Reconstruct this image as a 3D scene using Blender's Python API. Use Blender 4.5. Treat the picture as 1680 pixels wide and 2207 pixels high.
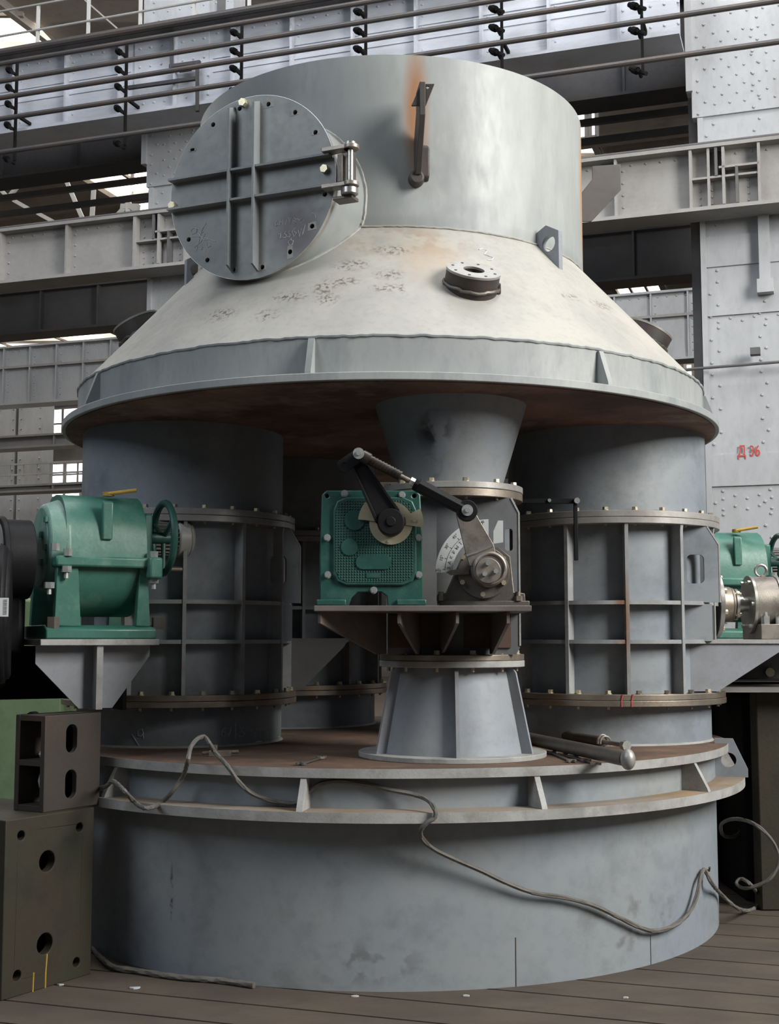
import bpy, bmesh, math, random
from mathutils import Vector, Matrix
from mathutils.geometry import tessellate_polygon
random.seed(7)
for o in list(bpy.data.objects): bpy.data.objects.remove(o)
SC = bpy.context.scene
COL = SC.collection
R_ = math.radians
PI = math.pi

# ------------------------------------------------------------------ camera
FPX, PITCH, EYE = 2770.0, R_(5.58), 1.6
cam = bpy.data.objects.new('camera', bpy.data.cameras.new('camera'))
COL.objects.link(cam)
cam.location = (0, 0, EYE)
cam.rotation_euler = (R_(90) + PITCH, 0, 0)
cam.data.sensor_fit = 'VERTICAL'
cam.data.sensor_height = 36
cam.data.lens = FPX / 2207 * 36
cam.data.clip_end = 200
SC.camera = cam

# ------------------------------------------------------------------ world, lights, exposure
w = bpy.data.worlds.new('world'); SC.world = w; w.use_nodes = True
wn = w.node_tree.nodes; wl = w.node_tree.links
bg = wn['Background']
tc = wn.new('ShaderNodeTexCoord'); sx = wn.new('ShaderNodeSeparateXYZ')
wl.new(tc.outputs['Generated'], sx.inputs[0])
rp = wn.new('ShaderNodeValToRGB')
rp.color_ramp.elements[0].position = 0.0; rp.color_ramp.elements[0].color = (.10, .085, .075, 1)
rp.color_ramp.elements[1].position = 1.0; rp.color_ramp.elements[1].color = (.80, .88, 1, 1)
e = rp.color_ramp.elements.new(.45); e.color = (.20, .21, .23, 1)
mr = wn.new('ShaderNodeMapRange'); mr.inputs[1].default_value = -1; mr.inputs[2].default_value = 1
wl.new(sx.outputs[2], mr.inputs[0]); wl.new(mr.outputs[0], rp.inputs[0]); wl.new(rp.outputs[0], bg.inputs[0])
bg.inputs[1].default_value = 0.17

def area(name, loc, tgt, sx_, sy_, power, col):
    d = bpy.data.lights.new(name, 'AREA'); d.shape = 'RECTANGLE'; d.size = sx_; d.size_y = sy_
    d.energy = power; d.color = col
    o = bpy.data.objects.new(name, d); COL.objects.link(o); o.location = loc
    o.rotation_euler = (Vector(tgt) - Vector(loc)).to_track_quat('-Z', 'Y').to_euler()
    return o
area('skylight_right', (9.5, 1.2, 8.2), (0.2, 7.9, 2.0), 4, 6, 2500, (1, .98, .94))
area('skylight_over', (3.5, 7.0, 12.2), (0.5, 8.0, 3), 4, 4, 330, (1, .97, .93))
area('fill_left', (-7.5, 0.5, 9), (-1, 8, 2), 4, 6, 460, (.84, .91, 1))  # unseen bluish fill lamp, added to lift the left side
area('aisle_fill', (-1.0, 8.6, 12.2), (-1.5, 13.5, 6), 12, 2.5, 850, (.92, .95, 1))  # unseen lamp added over the aisle to light the girder fronts
area('far_bay_fill', (-8.0, 24.0, 12.3), (-8, 22, 0), 14, 8, 2600, (1, .96, .90))  # lamp added to brighten the far bay, apart from the glazed strips

SC.view_settings.view_transform = 'Standard'
SC.view_settings.look = 'None'
SC.view_settings.gamma = 1
SC.view_settings.use_curve_mapping = False
SC.view_settings.exposure = 0.0

# ------------------------------------------------------------------ measuring helpers (pixel of the photograph -> point on a real surface)
CP, SP = math.cos(PITCH), math.sin(PITCH)
def ray(u, v):
    x = (u - 840) / FPX; y = -(v - 1103.5) / FPX
    return Vector((x, CP - SP * y, SP + CP * y))
EYEV = Vector((0, 0, EYE))
def at(u, v, Y):
    r = ray(u, v); return EYEV + r * (Y / r.y)
def onz(u, v, z):
    r = ray(u, v); return EYEV + r * ((z - EYE) / r.z)
def oncyl(u, v, cx, cy, R):
    r = ray(u, v); a = r.x**2 + r.y**2; b = -2 * (r.x * cx + r.y * cy); c = cx * cx + cy * cy - R * R
    q = max(b * b - 4 * a * c, 0)
    return EYEV + r * ((-b - math.sqrt(q)) / 2 / a)
AX, AY = .006, 7.935          # axis of the machine
def oncone(u, v, off=0.0):
    r = ray(u, v); t = 5.0
    for i in range(400):
        p = EYEV + r * t
        d = math.hypot(p.x - AX, p.y - AY)
        Rz = 1.9 + (1.203 - 1.9) * (p.z - 3.04) / (3.80 - 3.04) + off
        if d < Rz: break
        t += .006
    return p
# building frame: s runs along the hall, o is the distance behind the column faces
P0 = Vector((3.29, 12.0, 0)); BA = R_(18.8)
US = Vector((math.cos(BA), -math.sin(BA), 0)); UN = Vector((math.sin(BA), math.cos(BA), 0))
def bw(s, o, z): return P0 + US * s + UN * o + Vector((0, 0, z))
def bp(u, v, o):
    r = ray(u, v); q = P0 + UN * o
    t = (q - EYEV).dot(UN) / r.dot(UN); p = EYEV + r * t
    return (p - q).dot(US), p.z

# ------------------------------------------------------------------ mesh builder
class MB:
    def __init__(s): s.v = []; s.f = []
    def add(s, vs, fs, M=None):
        b = len(s.v)
        s.v += [(M @ Vector(p)) if M else Vector(p) for p in vs]
        s.f += [[b + i for i in f] for f in fs]
        return s
    def box(s, c, d, M=None):
        x, y, z = c; a, b, h = d[0] / 2, d[1] / 2, d[2] / 2
        vs = [(x + i * a, y + j * b, z + k * h) for k in (-1, 1) for j in (-1, 1) for i in (-1, 1)]
        return s.add(vs, [(0, 2, 3, 1), (4, 5, 7, 6), (0, 1, 5, 4), (2, 6, 7, 3), (0, 4, 6, 2), (1, 3, 7, 5)], M)
    def cyl(s, p0, p1, r0, r1=None, n=24, M=None, caps=True, ph=0):
        if r1 is None: r1 = r0
        p0 = Vector(p0); p1 = Vector(p1); d = (p1 - p0).normalized()
        a = d.orthogonal().normalized(); b = d.cross(a)
        if abs(d.z) > .99: a = Vector((1, 0, 0)); b = d.cross(a)
        vs = []
        for p, r in ((p0, r0), (p1, r1)):
            for i in range(n):
                t = 2 * PI * i / n + ph
                vs.append(p + a * (r * math.cos(t)) + b * (r * math.sin(t)))
        fs = [(i, (i + 1) % n, n + (i + 1) % n, n + i) for i in range(n)]
        if caps: fs += [tuple(range(n))[::-1], tuple(range(n, 2 * n))]
        return s.add(vs, fs, M)
    def lathe(s, prof, c=(0, 0, 0), n=64, closed=True, M=None, a0=0, a1=360):
        full = abs(a1 - a0) >= 359.9
        m = len(prof); k = n if full else n + 1
        vs = []
        for i in range(k):
            t = R_(a0 + (a1 - a0) * i / n)
            for r, z in prof: vs.append((c[0] + r * math.cos(t), c[1] + r * math.sin(t), c[2] + z))
        fs = []
        for i in range(n):
            i2 = (i + 1) % k
            for j in range(m if closed else m - 1):
                j2 = (j + 1) % m
                fs.append((i * m + j, i2 * m + j, i2 * m + j2, i * m + j2))
        if not full and closed: fs += [tuple(range(m)), tuple(range((k - 1) * m, k * m))[::-1]]
        return s.add(vs, fs, M)
    def prism(s, poly, t, M=None, holes=()):
        """polygon in local xy, extruded from z=0 to z=t, with holes"""
        loops = [list(poly)] + [list(h) for h in holes]
        pts = [p for l in loops for p in l]; n = len(pts)
        if holes:
            bm = bmesh.new(); bv = [bm.verts.new((p[0], p[1], 0)) for p in pts]; bm.verts.index_update(); k = 0
            for l in loops:
                for i in range(len(l)): bm.edges.new((bv[k + i], bv[k + (i + 1) % len(l)]))
                k += len(l)
            bmesh.ops.triangle_fill(bm, edges=bm.edges[:], use_beauty=True, use_dissolve=False)
            tri = [tuple(v.index for v in f_.verts) for f_ in bm.faces]; bm.free()
        else: tri = tessellate_polygon([[Vector((p[0], p[1], 0)) for p in l] for l in loops])
        vs = [(p[0], p[1], 0) for p in pts] + [(p[0], p[1], t) for p in pts]
        fs = []
        for a, b, c in tri:
            ar = (pts[b][0]-pts[a][0])*(pts[c][1]-pts[a][1])-(pts[c][0]-pts[a][0])*(pts[b][1]-pts[a][1])
            if ar < 0: b, c = c, b
            fs += [(a, c, b), (n + a, n + b, n + c)]
        k = 0
        for l in loops:
            m = len(l)
            A = sum(l[i][0]*l[(i+1)%m][1]-l[(i+1)%m][0]*l[i][1] for i in range(m))
            flip = (A < 0) == (l is loops[0])
            for i in range(m):
                q = (k + i, k + (i + 1) % m, n + k + (i + 1) % m, n + k + i)
                fs.append(q[::-1] if flip else q)
            k += m
        return s.add(vs, fs, M)
    def tube(s, pts, r, n=10, smooth=0, closed=False, strands=0, pitch=.09, M=None):
        P = [Vector(p) for p in pts]
        if smooth:
            Q = []
            for i in range(len(P) - 1):
                a = P[max(i - 1, 0)]; b = P[i]; c = P[i + 1]; d = P[min(i + 2, len(P) - 1)]
                k = max(2, int((c - b).length / smooth))
                for j in range(k):
                    t = j / k
                    Q.append(.5 * ((2 * b) + (c - a) * t + (2 * a - 5 * b + 4 * c - d) * t * t + (3 * b - a - 3 * c + d) * t**3))
            Q.append(P[-1]); P = Q
        m = len(P); nor = None; vs = []; L = 0
        for i in range(m):
            if closed: d = (P[(i + 1) % m] - P[i - 1]).normalized()
            else: d = (P[min(i + 1, m - 1)] - P[max(i - 1, 0)]).normalized()
            if nor is None: nor = d.orthogonal().normalized()
            nor = (nor - d * nor.dot(d)).normalized(); b = d.cross(nor)
            if i: L += (P[i] - P[i - 1]).length
            for j in range(n):
                t = 2 * PI * j / n
                rr = r if not strands else r * (1 + .16 * math.cos(strands * (t - L * 2 * PI / pitch)))
                vs.append(P[i] + nor * (rr * math.cos(t)) + b * (rr * math.sin(t)))
        fs = []
        for i in range(m if closed else m - 1):
            i2 = (i + 1) % m
            for j in range(n):
                fs.append((i * n + j, i * n + (j + 1) % n, i2 * n + (j + 1) % n, i2 * n + j))
        if not closed: fs += [tuple(range(n))[::-1], tuple(range((m - 1) * n, m * n))]
        return s.add(vs, fs, M)
    def sphere(s, c, r, n=16, sc=(1, 1, 1), M=None):
        m = n // 2; vs = [(c[0], c[1], c[2] - r * sc[2])]
        for i in range(1, m):
            a = -PI / 2 + PI * i / m
            for j in range(n):
                t = 2 * PI * j / n
                vs.append((c[0] + r * sc[0] * math.cos(a) * math.cos(t), c[1] + r * sc[1] * math.cos(a) * math.sin(t), c[2] + r * sc[2] * math.sin(a)))
        vs.append((c[0], c[1], c[2] + r * sc[2])); k = len(vs) - 1; fs = []
        for j in range(n):
            fs.append((0, 1 + (j + 1) % n, 1 + j)); fs.append((k, k - n + j, k - n + (j + 1) % n))
            for i in range(m - 2):
                a = 1 + i * n
                fs.append((a + j, a + (j + 1) % n, a + n + (j + 1) % n, a + n + j))
        return s.add(vs, fs, M)

def finish(me, bevel=None):
    me.shade_smooth(); me.set_sharp_from_angle(angle=R_(32))
def wloc(o):
    p = Vector((0, 0, 0))
    while o: p += o.location; o = o.parent
    return p
def obj(name, mb, mat, parent=None, label=None, cat=None, group=None, kind=None, bevel=0):
    vs = mb.v
    lo = Vector([min(p[i] for p in vs) for i in range(3)]); hi = Vector([max(p[i] for p in vs) for i in range(3)])
    c = (lo + hi) / 2
    if parent is None: c.z = lo.z
    me = bpy.data.meshes.new(name); me.from_pydata([tuple(p - c) for p in vs], [], mb.f)
    me.materials.append(mat); me.validate(); finish(me)
    o = bpy.data.objects.new(name, me); COL.objects.link(o)
    if parent: o.parent = parent; o.location = c - wloc(parent)
    else: o.location = c
    if label: o['label'] = label
    if cat: o['category'] = cat
    if group: o['group'] = group
    if kind: o['kind'] = kind
    if bevel:
        m = o.modifiers.new('bevel', 'BEVEL'); m.width = bevel; m.segments = 2; m.limit_method = 'ANGLE'; m.angle_limit = R_(40); m.harden_normals = False
    return o
def inst(name, me, loc, parent, rot=None, label=None):
    o = bpy.data.objects.new(name, me); COL.objects.link(o)
    o.parent = parent; o.location = Vector(loc) - wloc(parent)
    if rot: o.rotation_euler = rot
    if label: o['label'] = label
    return o
def thing(name, label, cat, loc, group=None):
    o = bpy.data.objects.new(name, None); COL.objects.link(o); o.location = loc; o.empty_display_size = .1
    o['label'] = label; o['category'] = cat
    if group: o['group'] = group
    return o
def copy_tree(o, parent=None):
    c = o.copy(); COL.objects.link(c)
    if parent: c.parent = parent
    for ch in [k for k in bpy.data.objects if k.parent == o]: copy_tree(ch, c)
    return c
def frame(o, ex, ey, ez):
    M = Matrix.Identity(4)
    for i, a in enumerate((ex, ey, ez)):
        for j in range(3): M[j][i] = a[j]
    for j in range(3): M[j][3] = o[j]
    return M
def circle(cx, cy, r, n=24): return [(cx + r * math.cos(2 * PI * i / n), cy + r * math.sin(2 * PI * i / n)) for i in range(n)]
def slot(cx, cy, w_, h_, r, n=6):
    out = []
    for qx, qy, a0 in ((1, 1, 0), (-1, 1, 90), (-1, -1, 180), (1, -1, 270)):
        for i in range(n + 1):
            a = R_(a0 + 90 * i / n); out.append((cx + qx * (w_ / 2 - r) + r * math.cos(a), cy + qy * (h_ / 2 - r) + r * math.sin(a)))
    return out

# ------------------------------------------------------------------ materials
def mat(name, c1, c2=None, scale=3.0, rough=.6, metal=0.0, bump=.15, detail=6, dirt=None, dirt_amt=.5, dirt_scale=2.0,
        marks=(), fine=.25, stretch=(1, 1, 1), spec=.5, grid=None):
    m = bpy.data.materials.new(name); m.use_nodes = True; N = m.node_tree.nodes; L = m.node_tree.links
    b = N['Principled BSDF']; b.inputs['Metallic'].default_value = metal; b.inputs['Specular IOR Level'].default_value = spec
    g = N.new('ShaderNodeNewGeometry'); mp = N.new('ShaderNodeMapping'); L.new(g.outputs['Position'], mp.inputs[0]); mp.inputs['Scale'].default_value = stretch
    def noise(sc, dt=detail, ro=.6):
        n = N.new('ShaderNodeTexNoise'); n.inputs['Scale'].default_value = sc; n.inputs['Detail'].default_value = dt; n.inputs['Roughness'].default_value = ro
        L.new(mp.outputs[0], n.inputs[0]); return n.outputs[0]
    def ramp(src, lo, hi):
        r = N.new('ShaderNodeMapRange'); r.inputs[1].default_value = lo; r.inputs[2].default_value = hi; L.new(src, r.inputs[0]); return r.outputs[0]
    def mix(f, a, c):
        x = N.new('ShaderNodeMix'); x.data_type = 'RGBA'
        if isinstance(f, float): x.inputs[0].default_value = f
        else: L.new(f, x.inputs[0])
        for i, q in ((6, a), (7, c)):
            if isinstance(q, tuple): x.inputs[i].default_value = (*q, 1)
            else: L.new(q, x.inputs[i])
        return x.outputs[2]
    def mul(a, c):
        x = N.new('ShaderNodeMath'); x.operation = 'MULTIPLY'
        for i, q in ((0, a), (1, c)):
            if isinstance(q, (int, float)): x.inputs[i].default_value = q
            else: L.new(q, x.inputs[i])
        return x.outputs[0]
    col = mix(ramp(noise(scale), .38, .64), c1, c2 or tuple(k * .8 for k in c1))
    nf = noise(scale * 14, 4)
    col = mix(mul(ramp(nf, .5, .75), fine), col, tuple(k * .55 for k in c1))
    if dirt: col = mix(mul(ramp(noise(dirt_scale, 8, .68), .5, .68), dirt_amt), col, dirt)
    for (c, rad, colr, amt, nsc, lo) in marks:
        v = N.new('ShaderNodeVectorMath'); v.operation = 'SUBTRACT'; L.new(g.outputs['Position'], v.inputs[0]); v.inputs[1].default_value = c
        v2 = N.new('ShaderNodeVectorMath'); v2.operation = 'DIVIDE'; L.new(v.outputs[0], v2.inputs[0]); v2.inputs[1].default_value = rad
        v3 = N.new('ShaderNodeVectorMath'); v3.operation = 'LENGTH'; L.new(v2.outputs[0], v3.inputs[0])
        fall = ramp(v3.outputs['Value'], 1.0, .35)
        n = N.new('ShaderNodeTexNoise'); n.inputs['Scale'].default_value = nsc; n.inputs['Detail'].default_value = 4; L.new(g.outputs['Position'], n.inputs[0])
        f = mul(mul(fall, ramp(n.outputs[0], lo, lo + .12)), amt)
        col = mix(f, col, colr)
    L.new(col, b.inputs['Base Color'])
    rr = N.new('ShaderNodeMapRange'); L.new(nf, rr.inputs[0]); rr.inputs[3].default_value = max(rough - .12, .05); rr.inputs[4].default_value = min(rough + .12, 1); L.new(rr.outputs[0], b.inputs['Roughness'])
    bm = N.new('ShaderNodeBump'); bm.inputs['Strength'].default_value = bump; bm.inputs['Distance'].default_value = .004
    if grid:
        sep = N.new('ShaderNodeSeparateXYZ'); L.new(g.outputs['Position'], sep.inputs[0])
        hs = []
        for k in (0, 2):
            s1 = N.new('ShaderNodeMath'); s1.operation = 'SINE'; L.new(mul(sep.outputs[k], 2 * PI / grid), s1.inputs[0]); hs.append(s1.outputs[0])
        mx = N.new('ShaderNodeMath'); mx.operation = 'MINIMUM'; L.new(hs[0], mx.inputs[0]); L.new(hs[1], mx.inputs[1])
        L.new(mx.outputs[0], bm.inputs['Height']); bm.inputs['Distance'].default_value = .003
    else: L.new(nf, bm.inputs['Height'])
    L.new(bm.outputs[0], b.inputs['Normal'])
    return m
def emis(name, c, st, tex=False):
    m = bpy.data.materials.new(name); m.use_nodes = True; N = m.node_tree.nodes; L = m.node_tree.links
    b = N['Principled BSDF']; b.inputs['Base Color'].default_value = (*c, 1); b.inputs['Emission Color'].default_value = (*c, 1); b.inputs['Emission Strength'].default_value = st
    if tex:
        g = N.new('ShaderNodeNewGeometry'); n = N.new('ShaderNodeTexNoise'); n.inputs['Scale'].default_value = .9; L.new(g.outputs['Position'], n.inputs[0])
        r = N.new('ShaderNodeMapRange'); r.inputs[1].default_value = .4; r.inputs[2].default_value = .62; r.inputs[3].default_value = st * .45; r.inputs[4].default_value = st * 1.5
        L.new(n.outputs[0], r.inputs[0]); L.new(r.outputs[0], b.inputs['Emission Strength'])
    return m
RUST = (.20, .085, .03)
M_ = {}
M_['drum'] = mat('primer_grey', (.225, .256, .288), (.265, .285, .29), 1.1, .55, 0, .12, dirt=(.12, .13, .13), dirt_amt=.35, dirt_scale=5,
    marks=[((-.1, 6.0, .12), (.35, .4, .12), (.09, .09, .09), .5, 14, .52), ((1.2, 6.45, .2), (.5, .5, .22), (.10, .10, .09), .6, 9, .55), ((-1.05, 6.4, .38), (.012, .3, .16), (.02, .02, .02), .9, 25, .45)])
M_['edge'] = mat('worn_edge_grey', (.36, .36, .345), (.27, .27, .26), 6, .6, 0, .2, dirt=(.16, .14, .115), dirt_amt=.55, dirt_scale=7)
M_['plate_top'] = mat('dusty_rusted_plate', (.13, .075, .05), (.075, .05, .038), 2.4, .8, 0, .25, dirt=(.24, .15, .08), dirt_amt=.6, dirt_scale=3)
M_['ledge'] = mat('dusty_ledge', (.23, .20, .17), (.20, .15, .10), 3, .8, 0, .2, dirt=(.33, .20, .09), dirt_amt=.6, dirt_scale=2.2)
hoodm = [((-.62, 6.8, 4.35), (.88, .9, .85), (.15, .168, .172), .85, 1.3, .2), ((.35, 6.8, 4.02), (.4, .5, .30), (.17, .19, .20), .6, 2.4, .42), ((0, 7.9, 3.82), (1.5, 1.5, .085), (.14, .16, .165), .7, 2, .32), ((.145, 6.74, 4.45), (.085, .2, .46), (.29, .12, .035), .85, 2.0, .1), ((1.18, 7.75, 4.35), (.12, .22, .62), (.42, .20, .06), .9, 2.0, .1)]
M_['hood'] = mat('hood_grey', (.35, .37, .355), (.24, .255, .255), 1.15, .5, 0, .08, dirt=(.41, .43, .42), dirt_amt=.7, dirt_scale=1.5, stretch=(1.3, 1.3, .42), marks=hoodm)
fp = []
for (u, v, a, b_) in ((755, 572, .13, .05), (745, 607, .09, .04), (700, 620, .08, .07), (838, 592, .1, .045), (625, 640, .13, .045), (705, 645, .08, .05), (575, 680, .08, .05), (475, 680, .12, .06), (850, 540, .14, .045), (867, 622, .02, .04), (830, 620, .09, .035), (1300, 660, .12, .05), (1230, 640, .08, .03)):
    p = oncone(u, v); fp.append((tuple(p), (a, .2, b_), (.10, .075, .055), .9, 52, .49))
p_ = oncone(880, 520)
fp.append((tuple(p_), (.42, .3, .16), (.22, .15, .09), .55, 7, .45))
fp.append((tuple(oncone(930, 560)), (.22, .3, .36), (.40, .30, .20), .5, 3, .35))
fp.append((tuple(oncone(600, 560)), (.55, .5, .30), (.20, .22, .23), .6, 3, .40))
M_['cone'] = mat('cone_cream_grey', (.39, .375, .335), (.31, .305, .285), 2.0, .6, 0, .1, dirt=(.25, .24, .22), dirt_amt=.45, dirt_scale=2.6, marks=fp)
M_['skirt'] = mat('skirt_grey', (.32, .335, .325), (.26, .275, .28), 2.0, .55, 0, .1, dirt=(.17, .19, .20), dirt_amt=.7, dirt_scale=2.4, stretch=(1.3, 1.3, .5))
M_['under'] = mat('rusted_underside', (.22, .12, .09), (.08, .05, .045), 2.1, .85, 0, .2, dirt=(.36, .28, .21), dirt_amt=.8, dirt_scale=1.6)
M_['vessel'] = mat('vessel_grey', (.20, .23, .265), (.25, .27, .28), 1.5, .55, 0, .1, dirt=(.10, .11, .12), dirt_amt=.6, dirt_scale=2.2)
M_['pipe'] = mat('pipe_grey', (.24, .27, .31), (.28, .29, .29), 1.8, .55, 0, .1, dirt=(.15, .15, .14), dirt_amt=.4, dirt_scale=5,
    marks=[((.22, 6.33, 2.62), (.11, .3, .12), (.025, .025, .025), .95, 9, .44), ((.2, 6.33, 2.45), (.075, .3, .075), (.03, .03, .03), .9, 9, .44)])
M_['valve'] = mat('valve_grimy_grey', (.125, .13, .135), (.10, .10, .105), 3, .55, 0, .12, dirt=(.21, .20, .19), dirt_amt=.5, dirt_scale=3)
M_['rib'] = mat('rib_grey', (.30, .31, .31), (.22, .23, .235), 5, .6, 0, .2, dirt=(.16, .12, .09), dirt_amt=.5, dirt_scale=3,
    marks=[((1.29, 7.1, 1.7), (.06, .2, .35), RUST, .9, 6, .35)])
M_['flange'] = mat('machined_flange_steel', (.36, .31, .25), (.24, .21, .18), 6, .42, .75, .1, dirt=(.26, .13, .05), dirt_amt=.7, dirt_scale=3.5)
M_['flange_l'] = mat('light_flange_steel', (.40, .39, .37), (.28, .27, .26), 5, .45, .4, .1, dirt=(.22, .17, .12), dirt_amt=.5, dirt_scale=4)
M_['steel'] = mat('bright_steel', (.50, .49, .46), (.36, .35, .33), 8, .35, .85, .08)
M_['dsteel'] = mat('dark_steel', (.145, .13, .115), (.10, .09, .08), 7, .5, .5, .2, dirt=(.14, .08, .05), dirt_amt=.4)
M_['oiled'] = mat('oiled_thread_steel', (.06, .052, .045), (.035, .03, .028), 18, .3, .5, .2)
M_['boss'] = mat('dark_boss_steel', (.055, .048, .045), (.04, .036, .034), 7, .55, .2, .2, dirt=(.10, .06, .045), dirt_amt=.5, dirt_scale=6)
M_['lever'] = mat('worn_lever_steel', (.30, .27, .235), (.21, .19, .17), 9, .45, .6, .15, dirt=(.13, .10, .08), dirt_amt=.5, dirt_scale=9)
M_['bolt'] = mat('zinc_yellow_bolt', (.58, .52, .36), (.44, .40, .30), 20, .38, .6, .05)
M_['zinc'] = mat('zinc_bolt', (.66, .68, .66), (.5, .52, .5), 20, .3, .7, .05)
M_['green'] = mat('green_enamel', (.035, .135, .10), (.05, .165, .125), 4, .38, 0, .12, dirt=(.14, .25, .20), dirt_amt=.5, dirt_scale=6)
M_['agreen'] = mat('actuator_green', (.014, .066, .052), (.02, .08, .064), 5, .42, 0, .15, dirt=(.07, .15, .12), dirt_amt=.35, dirt_scale=9)
M_['agrid'] = mat('actuator_green_checker', (.013, .062, .049), (.017, .072, .058), 5, .42, 0, 1.0, grid=.0125)
M_['black'] = mat('black_enamel', (.007, .007, .008), (.011, .011, .012), 8, .55, 0, .1, spec=.18)
M_['brass'] = mat('brass_ring', (.50, .47, .34), (.42, .38, .26), 9, .4, .4, .1)
M_['scale'] = mat('scale_aluminium', (.56, .58, .58), (.50, .52, .52), 6, .5, .2, .03)
M_['ink'] = mat('black_ink', (.03, .03, .035), None, 5, .7, 0, 0)
M_['chalk'] = mat('chalk_white', (.62, .64, .66), (.4, .42, .44), 40, .9, 0, .1)
M_['chalkd'] = mat('faint_chalk', (.55, .58, .62), (.40, .43, .46), 60, .9, 0, .1)
M_['cap'] = mat('motor_cap_grey', (.42, .42, .38), (.38, .38, .34), 6, .45)
M_['yellow'] = mat('yellow_paint', (.55, .36, .06), (.42, .26, .05), 12, .5)
M_['gusset'] = mat('gusset_grey', (.26, .28, .31), (.22, .23, .25), 3, .6, 0, .1, dirt=(.16, .14, .12), dirt_amt=.4)
M_['shelf'] = mat('dark_shelf_steel', (.17, .15, .14), (.12, .10, .09), 5, .6, .3, .2, dirt=(.17, .085, .045), dirt_amt=.6)
M_['brown'] = mat('red_oxide_brown', (.11, .06, .042), (.07, .045, .035), 3, .7, 0, .15)
M_['gird1'] = mat('girder_blue_white', (.47, .49, .54), (.41, .43, .47), 1.5, .6, 0, .06, dirt=(.30, .31, .33), dirt_amt=.5, dirt_scale=2, stretch=(.6, .6, 4))
M_['gird2'] = mat('girder_warm_grey', (.30, .29, .275), (.25, .24, .23), 1.2, .7, 0, .08, dirt=(.17, .155, .145), dirt_amt=.5, dirt_scale=1.8)
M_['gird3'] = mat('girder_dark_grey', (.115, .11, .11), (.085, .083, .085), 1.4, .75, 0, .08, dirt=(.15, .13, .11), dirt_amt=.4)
M_['gdark'] = mat('shade_and_dark_iron', (.04, .04, .045), (.055, .05, .05), 1.4, .8, 0, .08)  # near-black holds the shade under the crane girder; also plain dark hanger bars
M_['column'] = mat('column_grey', (.41, .42, .435), (.35, .36, .37), 1.2, .65, 0, .08, dirt=(.25, .25, .25), dirt_amt=.4, dirt_scale=2.6, stretch=(1.2, 1.2, .5))
M_['roof'] = mat('roof_slab', (.30, .27, .24), (.36, .32, .28), .5, .9, 0, .05, dirt=(.06, .055, .05), dirt_amt=.6, dirt_scale=.4)
M_['truss'] = mat('truss_white', (.50, .49, .46), (.38, .37, .35), 1, .7)
M_['wall'] = mat('far_wall', (.16, .155, .145), (.11, .105, .10), .4, .9, 0, .05, dirt=(.23, .21, .19), dirt_amt=.5, dirt_scale=.6)
M_['sky'] = emis('skylight_glass', (1, .92, .80), 2.2, True)
M_['win'] = emis('window_daylight', (.93, .95, 1), 4.0)
M_['rail'] = mat('conductor_rail', (.065, .062, .062), (.085, .072, .065), 2.2, .55, .3, .1, dirt=(.14, .085, .06), dirt_amt=.3, dirt_scale=.7)
M_['floor'] = mat('floor_iron_boards', (.085, .065, .047), (.060, .047, .036), 1.7, .75, 0, .3, dirt=(.05, .038, .03), dirt_amt=.6, dirt_scale=3.5, stretch=(1, 1.8, 1))
M_['block'] = mat('olive_cast_iron', (.036, .036, .024), (.043, .034, .024), 3.5, .65, .1, .25, dirt=(.024, .021, .019), dirt_amt=.6, dirt_scale=4, spec=.25)
M_['blockb'] = mat('rusty_brown_cast_iron', (.045, .036, .028), (.036, .030, .025), 5, .7, .1, .25, dirt=(.065, .035, .026), dirt_amt=.5)
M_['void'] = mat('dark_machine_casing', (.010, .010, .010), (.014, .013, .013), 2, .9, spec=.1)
M_['lime'] = mat('lime_green_machine', (.33, .46, .23), (.28, .40, .20), 3, .55, 0, .1, dirt=(.10, .16, .08), dirt_amt=.4)
M_['rope'] = mat('wire_rope_steel', (.10, .094, .085), (.15, .138, .12), 14, .7, .1, .2)
M_['red'] = mat('red_stencil', (.50, .05, .04), (.36, .07, .06), 15, .7)
M_['darkhole'] = mat('hole_shadow_steel', (.03, .027, .025), None, 5, .8)

def text_mb(txt, size, M, depth=.002, align='CENTER', bold=0.0):
    c = bpy.data.curves.new('t', 'FONT'); c.body = txt; c.size = size; c.extrude = depth; c.align_x = align; c.align_y = 'CENTER'; c.resolution_u = 3; c.offset = size * bold
    o = bpy.data.objects.new('t', c); COL.objects.link(o)
    me = bpy.data.meshes.new_from_object(o.evaluated_get(bpy.context.evaluated_depsgraph_get()))
    mb = MB().add([tuple(v.co) for v in me.vertices], [tuple(p.vertices) for p in me.polygons], M)
    bpy.data.objects.remove(o); bpy.data.curves.remove(c)
    return mb

def bolt_mesh(name, r, h, tail, m, rtail=None):
    """hex head above z=0, washer, shank and nut below down to -tail"""
    b = MB(); b.cyl((0, 0, .15 * h), (0, 0, h), r, r * .96, 6); b.cyl((0, 0, -.0005), (0, 0, .2 * h), r * 1.2, r * 1.2, 16)
    if tail:
        b.cyl((0, 0, -tail), (0, 0, 0), (rtail or r * .5), None, 12)
    me = bpy.data.meshes.new(name); me.from_pydata([tuple(p) for p in b.v], [], b.f); me.materials.append(m); finish(me); return me

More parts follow.
